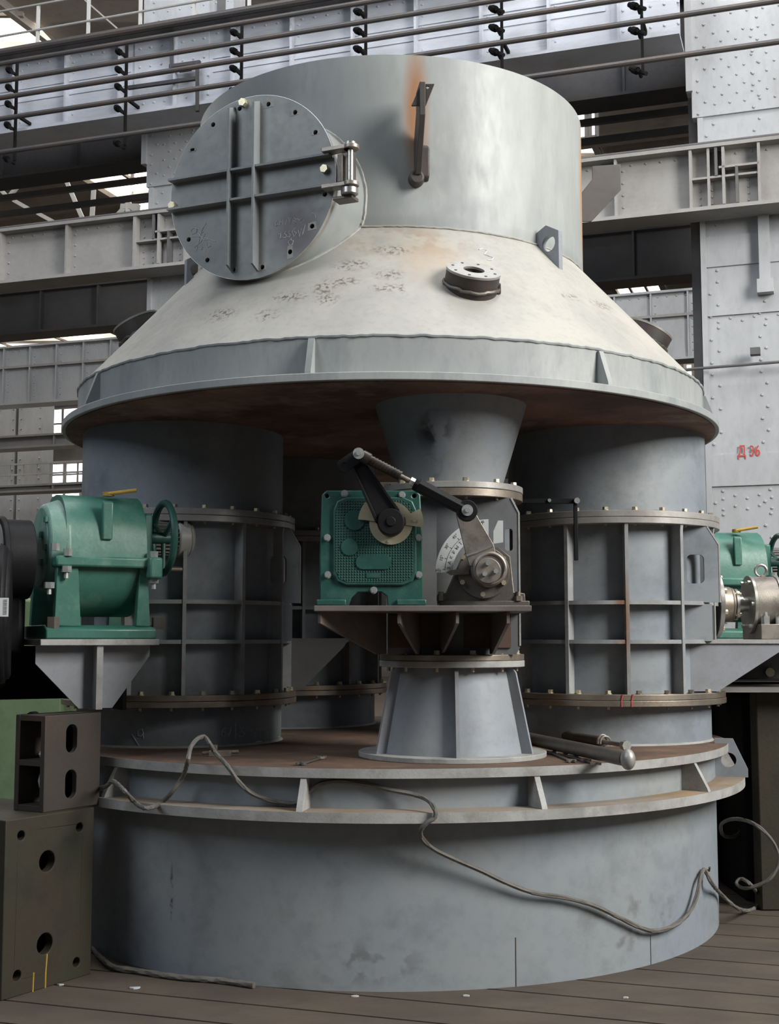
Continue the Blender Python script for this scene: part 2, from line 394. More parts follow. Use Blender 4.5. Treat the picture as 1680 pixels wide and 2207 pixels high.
# ================================================================== THE HALL
FR = frame(P0, US, UN, Vector((0, 0, 1)))
def blk(mb, s0, s1, o0, o1, z0, z1):
    return mb.box(((s0 + s1) / 2, (o0 + o1) / 2, (z0 + z1) / 2), (abs(s1 - s0), abs(o1 - o0), abs(z1 - z0)), FR)
def rivet(mb, s, o, z, r=.016):
    n = 6; vs = [(s + r * math.cos(2 * PI * i / n), o, z + r * math.sin(2 * PI * i / n)) for i in range(n)]
    vs += [(s + r * .6 * math.cos(2 * PI * i / n), o - r * .7, z + r * .6 * math.sin(2 * PI * i / n)) for i in range(n)]
    mb.add(vs, [(i, (i + 1) % n, n + (i + 1) % n, n + i) for i in range(n)] + [tuple(range(n, 2 * n))], FR)

# floor: iron boards running along the hall, with slots between them
f = MB(); k = 0
o_ = -13.2
while o_ < 40:
    wd = .29
    blk(f, -30, 20, o_ + .006, o_ + wd - .010, -.08, 0); o_ += wd
blk(f, -30, 20, -13.2, 40, -.2, -.03)
obj('floor', f, M_['floor'], kind='structure')
# roof slabs with skylight strips seen between the girders
ROOF = 12.6
def rx(p, Y): return .34 * Y - p * 11.0
r_ = MB(); r_.add([(-40, 13.5, ROOF), (26, 13.5, ROOF), (26, 70, ROOF), (-40, 70, ROOF), (-40, 13.5, ROOF + .3), (26, 13.5, ROOF + .3), (26, 70, ROOF + .3), (-40, 70, ROOF + .3)],
      [(0, 3, 2, 1), (4, 5, 6, 7), (0, 1, 5, 4), (1, 2, 6, 5), (2, 3, 7, 6), (3, 0, 4, 7)])
for i in range(9): blk(r_, -40, 20, 4 + i * 5.5, 4.3 + i * 5.5, ROOF - .14, ROOF)
obj('ceiling', r_, M_['roof'], kind='structure')
k = 1
for a, b, y0, y1 in ((1.27, 1.59, 14, 62), (.44, .58, 16, 60), (2.3, 3.0, 20, 62)):
    m = MB(); z = ROOF - .03
    m.add([(rx(b, y0), y0, z), (rx(a, y0), y0, z), (rx(a, y1), y1, z), (rx(b, y1), y1, z), (rx(b, y0), y0, z + .02), (rx(a, y0), y0, z + .02), (rx(a, y1), y1, z + .02), (rx(b, y1), y1, z + .02)],
          [(0, 3, 2, 1), (4, 5, 6, 7), (0, 1, 5, 4), (1, 2, 6, 5), (2, 3, 7, 6), (3, 0, 4, 7)])
    wd = obj('window_%d' % k, m, M_['sky'], kind='structure')
    m = MB()
    for i in range(26):
        Y = y0 + (y1 - y0) * i / 25
        m.box(((rx(a, Y) + rx(b, Y)) / 2, Y, z - .05), (rx(a, Y) - rx(b, Y) + .3, .09, .08))
    for j in range(4):
        p = a + (b - a) * j / 3
        m.tube([(rx(p, y0), y0, z - .06), (rx(p, y1), y1, z - .06)], .09 if j in (0, 3) else .05, 4)
    obj('glazing_bar', m, M_['roof'], wd); k += 1
# far wall with daylight windows
WO = 38
m = MB(); blk(m, -52, 12, WO, WO + .4, 0, ROOF); obj('wall_back', m, M_['wall'], kind='structure')
for (u0, v0, u1, v1) in ((94, 884, 182, 944), (104, 1001, 184, 1046), (106, 1056, 176, 1070), (1478, 786, 1512, 812), (215, 360, 345, 420)):
    s0, z1 = bp(u0, v0, WO); s1, z0 = bp(u1, v1, WO)
    if z1 > ROOF - .2: continue
    m = MB(); blk(m, s0, s1, WO - .05, WO - .02, z0, z1); wd = obj('window_%d' % k, m, M_['win'], kind='structure')
    m = MB()
    for i in range(3): q = s0 + (s1 - s0) * i / 2; blk(m, q - .06, q + .06, WO - .12, WO - .04, z0, z1)
    for i in range(3): q = z0 + (z1 - z0) * i / 2; blk(m, s0, s1, WO - .12, WO - .04, q - .04, q + .04)
    obj('window_frame', m, M_['truss'], wd); k += 1
# low clerestory pane between the girders (bright patch left of the hatch)
for (u0, v0, u1, v1, o) in ((288, 362, 342, 412, 12), (1236, 228, 1266, 300, 12), (1272, 228, 1288, 296, 12)):
    s0, z1 = bp(u0, v0, o); s1, z0 = bp(u1, v1, o)
    m = MB(); blk(m, s0, s1, o, o + .05, z0, z1); wd = obj('window_%d' % k, m, M_['win'], kind='structure')
    m = MB()
    for q in (s0, s1): blk(m, q - .04, q + .04, o - .05, o + .08, z0 - .1, z1 + .1)
    for q in (z0, z1): blk(m, s0, s1, o - .05, o + .08, q - .04, q + .04)
    obj('window_frame', m, M_['gird2'], wd); k += 1

def girder(name, label, o, s0, s1, z0, z1, m_, rib_s, rib0, group=None, thick=.3, fl=.09, rivets=True, stream=0, riv_r=.014):
    t = thing(name, label, 'girder', bw((s0 + s1) / 2, o, z0), group)
    w_ = MB(); blk(w_, s0, s1, o, o + .03, z0, z1)
    if rivets:
        s = s0 + .05
        while s < s1:
            rivet(w_, s, o, z0 + .07, riv_r); rivet(w_, s, o, z1 - .07, riv_r); s += .14
        s = rib0
        while s < s1:
            if s > s0:
                z = z0 + .12
                while z < z1 - .1: rivet(w_, s + .06, o, z, riv_r); z += .12
            s += rib_s
    obj('web_plate', w_, m_, t)
    for nm, z in (('bottom_flange', z0), ('top_flange', z1)):
        q = MB(); blk(q, s0, s1, o - fl, o + thick, z - .025, z + .01); blk(q, s0, s1, o - .012, o, z - .03 if nm == 'top_flange' else z, z + (.0 if nm == 'top_flange' else .10)); obj(nm, q, m_, t)
    s = rib0
    while s < s1:
        if s > s0:
            q = MB(); blk(q, s - .012, s + .012, o - fl * .85, o, z0 + .01, z1 - .025); obj('stiffener', q, m_, t)
        s += rib_s
    return t
g1 = girder('crane_girder', 'pale blue-white riveted crane girder at the top, behind the conductor rails', -.5, -10.2, -.40, 7.27, 8.12, M_['gird1'], .68, -9.81, 'steel girders across the hall', .35)
for (a, b) in ((-6.25, -5.35), (-1.05, -.42)):          # riveted splice plates on the crane girder
    m = MB(); blk(m, a, b, -.515, -.5, 7.30, 8.08)
    s = a + .07
    while s < b:
        z = 7.38
        while z < 8.05: rivet(m, s + (.05 if int(z * 100) % 20 > 9 else 0), -.515, z, .015); z += .105
        s += .13
    obj('splice_plate', m, M_['gird1'], g1)
m = MB()                                                # corrugated shading lines are pressed swages
for z in (7.47, 7.62, 7.77, 7.92):
    for (a, b) in ((-10.2, -6.3), (-5.3, -1.1)): m = MB(); blk(m, a, b, -.508, -.495, z, z + .03); obj('swage', m, M_['gird1'], g1)
girder('shade_painted_girder', 'girder with shade painted into its dark colour, directly under and behind the pale crane girder', .7, -11, -.42, 7.27, 8.2, M_['gdark'], 1.1, -9.9, 'steel girders across the hall', .3, rivets=False)  # dark colour stands for the unlit band behind the crane girder
g2 = girder('walkway_girder', 'warm grey riveted girder passing in front of both columns', -.3, -10.2, 2.0, 5.60, 6.20, M_['gird2'], .87, -9.75, 'steel girders across the hall', .22, fl=.12)
for z in (6.225,): m = MB(); m.tube([bw(-10.2, -.38, z), bw(2, -.38, z)], .022, 8); obj('pipe', m, M_['gird3'], g2)
for s in (-6.28, -.345):                                # joint plates where the girder meets the columns
    m = MB(); blk(m, s, s + .62, -.318, -.3, 5.62, 5.88); blk(m, s, s + .62, -.40, -.3, 5.88, 5.90)
    for i in range(5):
        for j in range(4): rivet(m, s + .08 + i * .11, -.318, 5.66 + j * .065, .012)
    obj('joint_plate', m, M_['gird2'], g2)
    for ds, z0_, z1_, m_ in ((.0, 5.60, 6.17, 'gird2'), (.235, 5.9, 6.17, 'gird3'), (.30, 5.62, 6.17, 'gird2'), (.42, 5.62, 5.97, 'gird3'), (.62, 5.60, 6.17, 'gird2')):
        m = MB(); blk(m, s + ds - .012, s + ds + .014, -.41, -.3, z0_, z1_); obj('joint_angle', m, M_[m_], g2)
    m = MB(); blk(m, s + .26, s + .62, -.41, -.3, 5.965, 5.985); obj('joint_ledge', m, M_['gird2'], g2)
girder('inner_girder', 'dark grey girder one bay further back, below the walkway girder', 2.5, -13.5, -.62, 5.80, 6.38, M_['gird3'], .9, -12.98, 'steel girders across the hall', .3, rivets=False)
girder('far_girder', 'whitish far girder seen low beside the cone, with thin stiffeners', 7.0, -17, -.9, 5.78, 6.82, M_['column'], .55, -16.5, 'steel girders across the hall', .3, fl=.08, riv_r=.018)
m = MB()
s = -17
blk(m, -17, -.9, 6.93, 7.0, 6.42, 6.46)
tag = obj('rail', m, M_['gird2'], bpy.data.objects['far_girder'])
z = bp(0, 955, 7)[1]
t = girder('lower_far_girder', 'narrow grey far girder at left, level with the skirt flange', 7.0, -17, -9.6, z - .10, z + .10, M_['gird2'], 1.3, -16, 'steel girders across the hall', .3, rivets=False)
z = bp(0, 1055, 7)[1]
t = girder('gallery_beam', 'narrow far beam at left carrying the gallery railing', 7.0, -17, -9.6, z - .05, z + .05, M_['gird2'], 1.3, -16, 'steel girders across the hall', .3, rivets=False)
zt = bp(0, 1004, 7)[1]
t = thing('gallery_railing', 'pale railing on the far gallery beam at left', 'railing', bw(-12.8, 7.0, z + .05))
for i in range(7):
    q = MB(); s = -13.3 + i * .28; blk(q, s - .012, s + .012, 6.95, 6.98, z + .06, zt); obj('post', q, M_['truss'], t)
for j in (0, .5, 1):
    q = MB(); blk(q, -13.9, -11.4, 6.94, 6.97, z + .05 + (zt - z - .05) * j - .01, z + .07 + (zt - z - .05) * j); obj('rail', q, M_['truss'], t)
# far columns
for (u0, u1, lab) in ((-6, 34, 'whitish far column at the left edge, below the far girder'), (40, 92, 'sunlit riveted far column beside the low bright window')):
    s0 = bp(u0, 900, 9)[0]; s1 = bp(u1, 900, 9)[0]
    q = MB(); blk(q, s0, s1, 9, 9.4, 0, 6.4)
    for i in range(30): rivet(q, s0 + .06, 9, .3 + i * .2, .02); rivet(q, s1 - .06, 9, .3 + i * .2, .02)
    t = thing('far_column', lab, 'column', bw((s0 + s1) / 2, 9.2, 0)); obj('shaft', q, M_['column'], t)
    q = MB(); blk(q, s0 - .1, s1 + .1, 8.9, 9.5, 6.4, 6.5); blk(q, s0 - .1, s1 + .1, 8.9, 9.5, 0, .08); obj('cap_plate', q, M_['gird2'], t)

# riveted columns
def column(lab, s0, s1, name='riveted_column'):
    t = thing(name, lab, 'column', bw((s0 + s1) / 2, .3, 0))
    q = MB(); blk(q, s0, s1, 0, .5, 0, 6.64); blk(q, s0 - .08, s1, -.02, .5, 6.64, 9.6)
    z = .4
    while z < 9.4:
        a = s0 + .05 if z < 6.64 else s0 - .02
        oo = 0 if z < 6.64 else -.02
        if int(z * 10) % 2: a += .07
        rivet(q, a, oo, z); rivet(q, s0 + .50 + (.05 if int(z * 10) % 2 else 0), oo, z); z += .112
    for z in (6.05, 5.2, 5.32, 4.6, 3.18, 3.08, 2.9, 2.80, 3.28):
        for i in range(8): rivet(q, s0 + .12 + i * .11, 0, z + (.03 if i % 2 else 0), .014)
    for r0 in range(9):
        for i in range(7):
            rivet(q, s0 + .14 + i * .14 + (.07 if r0 % 2 else 0), -.02, 6.75 + r0 * .09, .014)
    for r0 in range(10):
        for i in range(6): rivet(q, s0 + .16 + i * .15, -.02, 7.65 + r0 * .17, .014)
    obj('shaft', q, M_['column'], t)
    q = MB()
    for z, h in ((5.14, .30), (4.66, .06), (3.02, .30)):
        blk(q, s0 + .02, s1, -.016, 0, z, z + h)
    obj('cover_strip', q, M_['column'], t)
    q = MB(); blk(q, s0 - .03, s0 + .02, -.05, .5, 0, 6.62); blk(q, s0 - .13, s0 - .07, -.06, .5, 6.9, 9.6); obj('edge_angle', q, M_['column'], t)
    q = MB(); blk(q, s0 - .13, s0 - .05, .12, .35, 0, 6.9); obj('recess_shade_strip', q, M_['gird3'], t)  # dark strip put in for the shaded recess at the column edge
    return t
cr = column('pale riveted steel column at the right edge with red stencilled number', -.27, 1.6)
q = MB(); blk(q, .24, .34, -.10, 0, 4.95, 5.62); blk(q, .215, .365, -.11, 0, 4.83, 4.96); obj('post', q, M_['column'], cr)
s, z = bp(1615, 974, 0)
obj('stencil', text_mb('Д 36', .125, FR @ Matrix.Translation((s, -.02, z)) @ Matrix.Rotation(PI / 2, 4, 'X') @ Matrix.Diagonal((.8, 1.15, 1, 1)), .002, bold=.012), M_['red'], cr, label='red stencilled number')
column('riveted column half hidden by the round hatch cover', -6.28, -5.6)
# conduit on the column
t = MB(); 
a = bp(1135, 800, -.3); b = bp(1700, 764, -.3)
t.tube([bw(-2.5, -.12, 4.10), bw(-.3, -.12, 4.14), bw(1.6, -.12, 4.17)], .014, 8)
ct = thing('conduit', 'thin conduit crossing the right riveted column, with a junction box', 'conduit', bw(.5, -.12, 4.1)); obj('pipe', t, M_['gird3'], ct)
q = MB(); s, z = bp(1629, 758, -.12); blk(q, s - .045, s + .045, -.18, -.08, z - .035, z + .03); obj('junction_box', q, M_['gird3'], ct)

# conductor rails in front of the crane girder, on bracket posts
rails = [(7.87, 'topmost of five'), (7.67, 'second from the top'), (7.48, 'middle of five'), (7.24, 'fourth from the top, rust-tinged'), (6.86, 'lowest, hanging below the crane girder')]
for z, lab in rails:
    q = MB(); q.tube([bw(-10.2, -.95, z), bw(-5, -.95, z + .004), bw(2.2, -.95, z)], .027, 10)
    obj('conductor_rail', q, M_['rail'], None, 'dark conductor rail before the crane girder, %s' % lab, 'rail', 'conductor rails across the crane girder')
q = MB(); blk(q, -10.2, -2.0, -.72, -.6, 8.08, 8.17); q.tube([bw(-10.2, -.74, 8.12), bw(-2.2, -.74, 8.12)], .04, 10)
obj('cable_tray', q, M_['rail'], None, 'thick dark cable tray along the top edge of the crane girder', 'cable tray')
def brk(s, first=None):
    t = thing('rail_bracket', '', 'bracket', bw(s, -.75, 6.8), 'brackets holding the conductor rails')
    q = MB(); blk(q, s - .012, s + .012, -.80, -.77, 6.82, 7.98); blk(q, s - .015, s + .015, -.80, -.5, 7.33, 7.36); obj('post', q, M_['void'], t)
    for z, _ in rails:
        q = MB(); q.cyl(bw(s - .11, -.80, z + .015), bw(s + .05, -.93, z - .115), .026, .020, 8); q.cyl(bw(s - .08, -.83, z - .012), bw(s - .04, -.86, z - .045), .036, None, 10)
        q.cyl(bw(s - .02, -.76, z - .06), bw(s - .02, -.9, z - .06), .018, None, 8)
        obj('insulator', q, M_['void'], t)
    return t
b0 = brk(-7.57)
posn = ['leftmost bracket of the conductor rails, at the left edge', 'rail bracket second from the left edge', 'rail bracket just above left of the round hatch cover', 'rail bracket above the left half of the big cylinder', 'rail bracket above the right half of the big cylinder', 'rail bracket right of the big cylinder top', 'rail bracket in front of the right riveted column']
for i, s in enumerate((-7.57, -6.19, -4.83, -3.46, -2.06, -.72, .66)):
    o = b0 if i == 0 else copy_tree(b0)
    o.location = bw(s, -.75, 6.8); o['label'] = 'dark ' + posn[i]
# handrail on the crane girder
t = thing('handrail', 'thin pale handrail on top of the crane girder', 'railing', bw(-6, -.45, 8.14))
for i in range(9):
    q = MB(); s = -8.87 + i * .66; blk(q, s - .016, s + .016, -.46, -.43, 8.14, 8.78); obj('post', q, M_['truss'], t)
for z in (8.47, 8.77):
    q = MB(); q.tube([bw(-10.2, -.46, z), bw(-2.2, -.46, z)], .013, 8); obj('rail', q, M_['gird2'], t)
q = MB(); blk(q, -5.66, -5.36, .1, .4, 8.1, 10.5); t = obj('hanger_post', q, M_['column'], None, 'pale steel hanger post at the top edge above the crane girder', 'post')
q = MB(); blk(q, -5.56, -5.46, .08, .1, 8.1, 10.5); obj('web', q, M_['gird3'], t)
for z, lab in ((7.37, 'upper'), (7.15, 'lower')):
    q = MB(); blk(q, -11.5, -.45, 1.5, 1.56, z - .035, z + .035)
    obj('tie_rail', q, M_['gird3'], None, 'dark horizontal tie rail behind the hood neck and hatch, %s of the pair' % lab, 'rail')
t = thing('cable_hanger', 'dark stepped cable hanger frame on the crane girder above the round hatch', 'bracket', bw(-5.6, -.6, 7.3))
for (u0, v0, u1, v1) in ((366, 68, 374, 148), (366, 134, 432, 144), (421, 134, 430, 240), (276, 176, 428, 182), (386, 148, 412, 152)):
    a = bp((u0 + u1) / 2, v0, -.6) if u1 - u0 < 12 else bp(u0, (v0 + v1) / 2 + (u1 - u0) * .07, -.6); b = bp((u0 + u1) / 2, v1, -.6) if u1 - u0 < 12 else bp(u1, (v0 + v1) / 2 - (u1 - u0) * .07, -.6)
    q = MB().tube([bw(a[0], -.6, a[1]), bw(b[0], -.6, b[1])], .026, 4); obj('bar', q, M_['gdark'], t)
# roof truss members seen through the gap left of the hatch
def trs(lab, segs, o, wd=.05):
    t = thing('roof_brace', lab, 'brace', bw(*((lambda a: (a[0], o, a[1]))(bp(*segs[0][0], o)))))
    for a, b in segs:
        a = bp(*a, o); b = bp(*b, o); q = MB(); q.tube([bw(a[0], o, a[1]), bw(b[0], o, b[1])], wd, 4); obj('strut', q, M_['truss'], t)
trs('pair of slanting white roof braces above the walkway girder at left', [((143, 390), (181, 478)), ((203, 395), (198, 478))], 6)
trs('white gusseted brace below the bright clerestory pane', [((277, 440), (250, 470)), ((277, 440), (310, 468)), ((277, 430), (277, 470)), ((262, 446), (300, 446))], 6, .06)
trs('white brace ends at the left edge above the walkway girder', [((0, 408), (18, 426)), ((18, 426), (36, 404)), ((30, 432), (62, 450)), ((82, 460), (130, 486))], 6, .045)
trs('pale diagonal wires under the roof slabs at top left', [((183, 0), (272, 78)), ((345, 0), (362, 62))], 2, .014)
# dark machinery at floor level far left
t = thing('lathe_bed', 'dark machinery row on the far floor behind the left gearbox', 'machine', bw(-9.5, 2.6, 0))
q = MB(); blk(q, -12.5, -7.0, 2.4, 3.2, 0, 2.72); obj('bed', q, M_['gird3'], t)
q = MB()
for i in range(16): blk(q, -12.3 + i * .33, -12.2 + i * .33, 2.25, 2.4, .8, 2.6 + .12 * (i % 3))
for i in range(8): q.cyl(bw(-12 + i * .6, 2.2, 2.45), bw(-12 + i * .6, 2.4, 2.45), .12, None, 16)
obj('fitting', q, M_['gird2'], t)
q = MB(); blk(q, -12.5, -7, 2.3, 2.4, 2.68, 2.74); q.tube([bw(-12.5, 2.3, 2.95), bw(-7, 2.3, 2.95)], .03, 8); obj('handrail', q, M_['truss'], t)
t = thing('green_machine', 'lime green machine body at the left edge behind the steel blocks', 'machine', (-2.55, 9.3, 0))
q = MB(); q.box((-2.85, 9.6, .65), (1.1, .9, 1.30)); q.box((-3.1, 9.6, 1.6), (.7, .8, .6)); q.cyl((-3.2, 9.2, 1.0), (-3.2, 9.05, 1.0), .16, None, 24)
obj('casing', q, M_['lime'], t, bevel=.03)
q = MB()
for zz in (.35, .72, 1.05): q.cyl((-2.50, 9.15, zz), (-2.50, 9.05, zz), .035, None, 12)
obj('knob', q, M_['black'], t)

# ================================================================== THE MACHINE
def RF(az, cx=AX, cy=AY, r=0, z=0, t=0):
    """radial frame: x outward, y up, z tangential"""
    a = R_(az); ex = Vector((math.sin(a), -math.cos(a), 0)); ez = Vector((-math.cos(a), -math.sin(a), 0))
    return frame(Vector((cx, cy, z)) + ex * r - ez * (t / 2), ex, Vector((0, 0, 1)), ez)
BOLT = bolt_mesh('hex_bolt', .017, .02, .085, M_['bolt'])
BOLTB = bolt_mesh('hex_bolt_worn', .017, .02, .085, M_['flange'])
def bolts(parent, cx, cy, R, z, n, a0=0, arc=(-100, 100), me=None):
    for i in range(n):
        a = a0 + 360 * i / n; a = (a + 180) % 360 - 180
        if arc[0] <= a <= arc[1]:
            t = R_(a); inst('bolt', me or random.choice([BOLT, BOLT, BOLTB]), (cx + R * math.sin(t), cy - R * math.cos(t), z), parent, (0, 0, random.random()))

# ---- base
base = thing('base_housing', 'big round grey-blue base drum with a ribbed ring ledge, standing on the floor boards', 'drum base', (AX, AY, 0))
R0, R1, RT = 1.920, 2.079, 1.992
q = MB().lathe([(R0 - .03, 0), (R0, 0), (R0, .775), (R0 - .03, .775)], (AX, AY, 0), 160); obj('shell', q, M_['drum'], base)
q = MB().lathe([(R0 - .12, .772), (R1, .772), (R1, .817), (R0 - .12, .817)], (AX, AY, 0), 160)
obj('ledge_ring', q, M_['ledge'], base, bevel=.004)
q = MB().lathe([(R0 - .02, .815), (R0 + .0, .815), (R0 + .0, .965), (R0 - .02, .965)], (AX, AY, 0), 160); obj('collar', q, M_['drum'], base)
q = MB().lathe([(.02, .961), (RT, .961), (RT, 1.003), (.02, 1.003)], (AX, AY, 0), 160); obj('top_plate', q, M_['plate_top'], base)
q = MB().lathe([(RT, .9605), (RT + .003, .9605), (RT + .003, 1.0035), (RT, 1.0035)], (AX, AY, 0), 160); obj('rim', q, M_['edge'], base)
q = MB().lathe([(R1, .7715), (R1 + .003, .7715), (R1 + .003, .8175), (R1, .8175)], (AX, AY, 0), 160); obj('rim', q, M_['edge'], base)
for a in (-43.4, -11.6, 20, 52, 84, -75, 116, 148, 180, -107, -139):
    q = MB().prism([(R0 - .005, .815), (R1 - .012, .815), (R1 - .02, .835), (RT - .005, .963), (R0 - .005, .963)], .028, RF(a, t=.028)); obj('gusset', q, M_['edge'], base)
for a in (74, -60):
    q = MB().prism([(R0, .817), (R1 + .02, .817), (R1 + .02, .86), (2.02, 1.03), (R0, 1.03)], .03, RF(a, t=.03), [circle(1.995, .91, .042)]); obj('lifting_lug', q, M_['drum'], base)
q = MB()
for a, z0, z1 in ((17.5, 0, .22), (41.8, 0, .14)):
    p = RF(a, r=R0) @ Vector((0, 0, 0)); obj('weld_seam', MB().tube([(p.x, p.y, z0), (p.x, p.y, z1)], .0025, 6), M_['dsteel'], base)
VES = {'right': (1.32, 7.79), 'left': (-1.235, 7.65), 'rear': (-.70, 9.12)}
PC = (.32, 6.64)
for k_, (cx, cy) in VES.items():
    d_ = obj('duct_stub', MB().lathe([(.575, 1.0), (.595, 1.0), (.595, 1.225), (.575, 1.225)], (cx, cy, 0), 96), M_['vessel'], base)
    obj('weld_bead', MB().lathe([(.59, 1.0), (.607, 1.003), (.595, 1.014)], (cx, cy, 0), 72), M_['edge'], d_)
    f_ = obj('flange', MB().lathe([(.55, 1.221), (.683, 1.221), (.683, 1.254), (.55, 1.254)], (cx, cy, 0), 96), M_['flange'], d_, bevel=.003)
# front pedestal
pd = obj('pedestal_cone', MB().lathe([(.37, 1.026), (.385, 1.026), (.30, 1.455), (.285, 1.455)], (*PC, 0), 96), M_['pipe'], base)
obj('foot_flange', MB().lathe([(.3, 1.003), (.478, 1.003), (.478, 1.028), (.3, 1.028)], (*PC, 0), 96), M_['edge'], pd, bevel=.003)
obj('flange', MB().lathe([(.25, 1.453), (.372, 1.453), (.372, 1.485), (.25, 1.485)], (*PC, 0), 96), M_['edge'], pd, bevel=.003)
for a in (1, 62, -62, 122, -122, 180):
    q = MB().prism([(.36, 1.028), (.44, 1.028), (.355, 1.425), (.335, 1.452), (.28, 1.452)], .018, RF(a, *PC, t=.018)); obj('gusset', q, M_['gusset'], pd)

# ---- chalk strokes on curved surfaces
def chalk(parent, strokes, fn, r=.0022, name='chalk_mark', m_='chalkd', lab=None):
    q = MB()
    for st in strokes: q.tube([fn(u, v) for u, v in st], r, 5)
    return obj(name, q, M_[m_], parent, label=lab)
lc = VES['left']; rc = VES['right']
def onleft(u, v): return oncyl(u, v, *lc, .5965)
stub_l = [o for o in bpy.data.objects if o.name.startswith('duct_stub')][1]
chalk(stub_l, [[(290, 1610), (330, 1612), (380, 1613), (430, 1612), (500, 1606), (560, 1598), (603, 1588)]], onleft, .004, m_='chalk')
S = [[(284, 1582), (300, 1608)], [(303, 1572), (297, 1576), (298, 1586), (305, 1587), (309, 1579), (306, 1571)], [(309, 1579), (309, 1592)],
     [(487, 1567), (479, 1576), (478, 1585), (485, 1586), (486, 1578), (479, 1578)], [(490, 1571), (499, 1569), (493, 1587)], [(508, 1556), (508, 1592)],
     [(517, 1570), (525, 1568), (520, 1576), (528, 1580), (524, 1588), (516, 1586)],
     [(545, 1572), (540, 1578), (543, 1584), (549, 1580), (546, 1573)], [(552, 1570), (551, 1583), (556, 1583)], [(559, 1575), (560, 1590)], [(559, 1575), (565, 1574), (562, 1581)],
     [(569, 1574), (568, 1582), (574, 1581)], [(577, 1572), (577, 1582), (571, 1578)]]
chalk(stub_l, S, onleft, .0022, lab='faint chalk writing')

# ---- hood
hood = thing('hood', 'huge grey upper hood: open cylinder on a cream cone with a skirt flange', 'hood', (AX, AY, 2.79))
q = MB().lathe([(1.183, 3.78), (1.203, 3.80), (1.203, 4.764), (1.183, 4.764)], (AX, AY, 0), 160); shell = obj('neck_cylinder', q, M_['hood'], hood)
q = MB().lathe([(1.88, 3.03), (1.9, 3.04), (1.205, 3.80), (1.18, 3.80)], (AX, AY, 0), 160); cone = obj('cone', q, M_['cone'], hood)
q = MB().lathe([(1.87, 2.84), (1.9, 2.84), (1.9, 3.036), (1.87, 3.036)], (AX, AY, 0), 160); obj('skirt_band', q, M_['skirt'], hood)
q = MB().lathe([(1.70, 2.806), (1.988, 2.806), (1.988, 2.846), (1.70, 2.846)], (AX, AY, 0), 160); fl = obj('skirt_flange', q, M_['skirt'], hood, bevel=.004)
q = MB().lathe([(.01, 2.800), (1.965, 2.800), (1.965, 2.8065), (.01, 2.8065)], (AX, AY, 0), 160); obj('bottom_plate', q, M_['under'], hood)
def bead(R, z, r=.006, n=420, amp=.35):
    return MB().tube([(AX + (R + random.uniform(-amp, amp) * r) * math.sin(2 * PI * i / n), AY - (R + random.uniform(-amp, amp) * r) * math.cos(2 * PI * i / n), z + random.uniform(-amp, amp) * r) for i in range(n)], r, 6, closed=True)
obj('weld_bead', bead(1.9, 3.040, .009), M_['skirt'], hood); obj('weld_bead', bead(1.21, 3.80, .006), M_['cone'], hood)
for a in (-56.5, -11.5, 33.5, 78.5, 123.5, 168.5, -101.5, -146.5):
    q = MB().prism([(1.895, 2.845), (1.978, 2.845), (1.978, 2.86), (1.915, 3.03), (1.895, 3.03)], .03, RF(a, t=.03)); obj('skirt_gusset', q, M_['skirt'], hood)
# lifting lugs at the foot of the neck
for a, dz in ((44, 0), (-61, -.07)):
    q = MB().prism([(1.20, 3.87 + dz), (1.27, 3.90 + dz), (1.36, 3.85 + dz), (1.36, 3.62 + dz), (1.20, 3.80 + dz)], .035, RF(a, t=.035), [circle(1.288, 3.79 + dz, .045)]); obj('lifting_lug', q, M_['gusset'], hood, bevel=.003)
# outrigger brackets on the neck
for a, lab in ((6.5, None), (88, None)):
    poly = [(1.20, 4.215), (1.20, 4.39), (1.28, 4.49), (1.28, 4.575), (1.46, 4.585), (1.46, 4.42), (1.27, 4.215)] if a > 50 else [(1.20, 4.07), (1.20, 4.27), (1.29, 4.40), (1.29, 4.51), (1.44, 4.51), (1.44, 4.33), (1.27, 4.07)]
    b_ = obj('bracket_arm', MB().prism(poly, .03 if a < 50 else .014, RF(a, t=.04)), M_['boss'] if a < 50 else M_['gird3'], hood, bevel=.003)
    if a < 50:
        F_ = RF(a); p0 = F_ @ Vector((1.415, 4.44, 0))
        q = MB().prism([(-.05, -.055), (.025, -.055), (.07, .06), (-.0, .06)], .014, frame(p0, Vector((1, -.05, 0)).normalized(), Vector((0, 0, 1)), Vector((-.05, -1, 0)).normalized()), [circle(.0, -.035, .009, 10), circle(.035, .042, .009, 10)])
        obj('tab', q, M_['boss'], b_)
        q = MB(); q.prism([(1.2, 4.05), (1.2, 4.26), (1.235, 4.24), (1.235, 4.07)], .07, RF(a + 1, t=.10)); q.cyl(F_ @ Vector((1.20, 4.06, 0)), F_ @ Vector((1.26, 4.06, 0)), .045, .04, 18)
        obj('pad', q, M_['boss'], b_, bevel=.01)
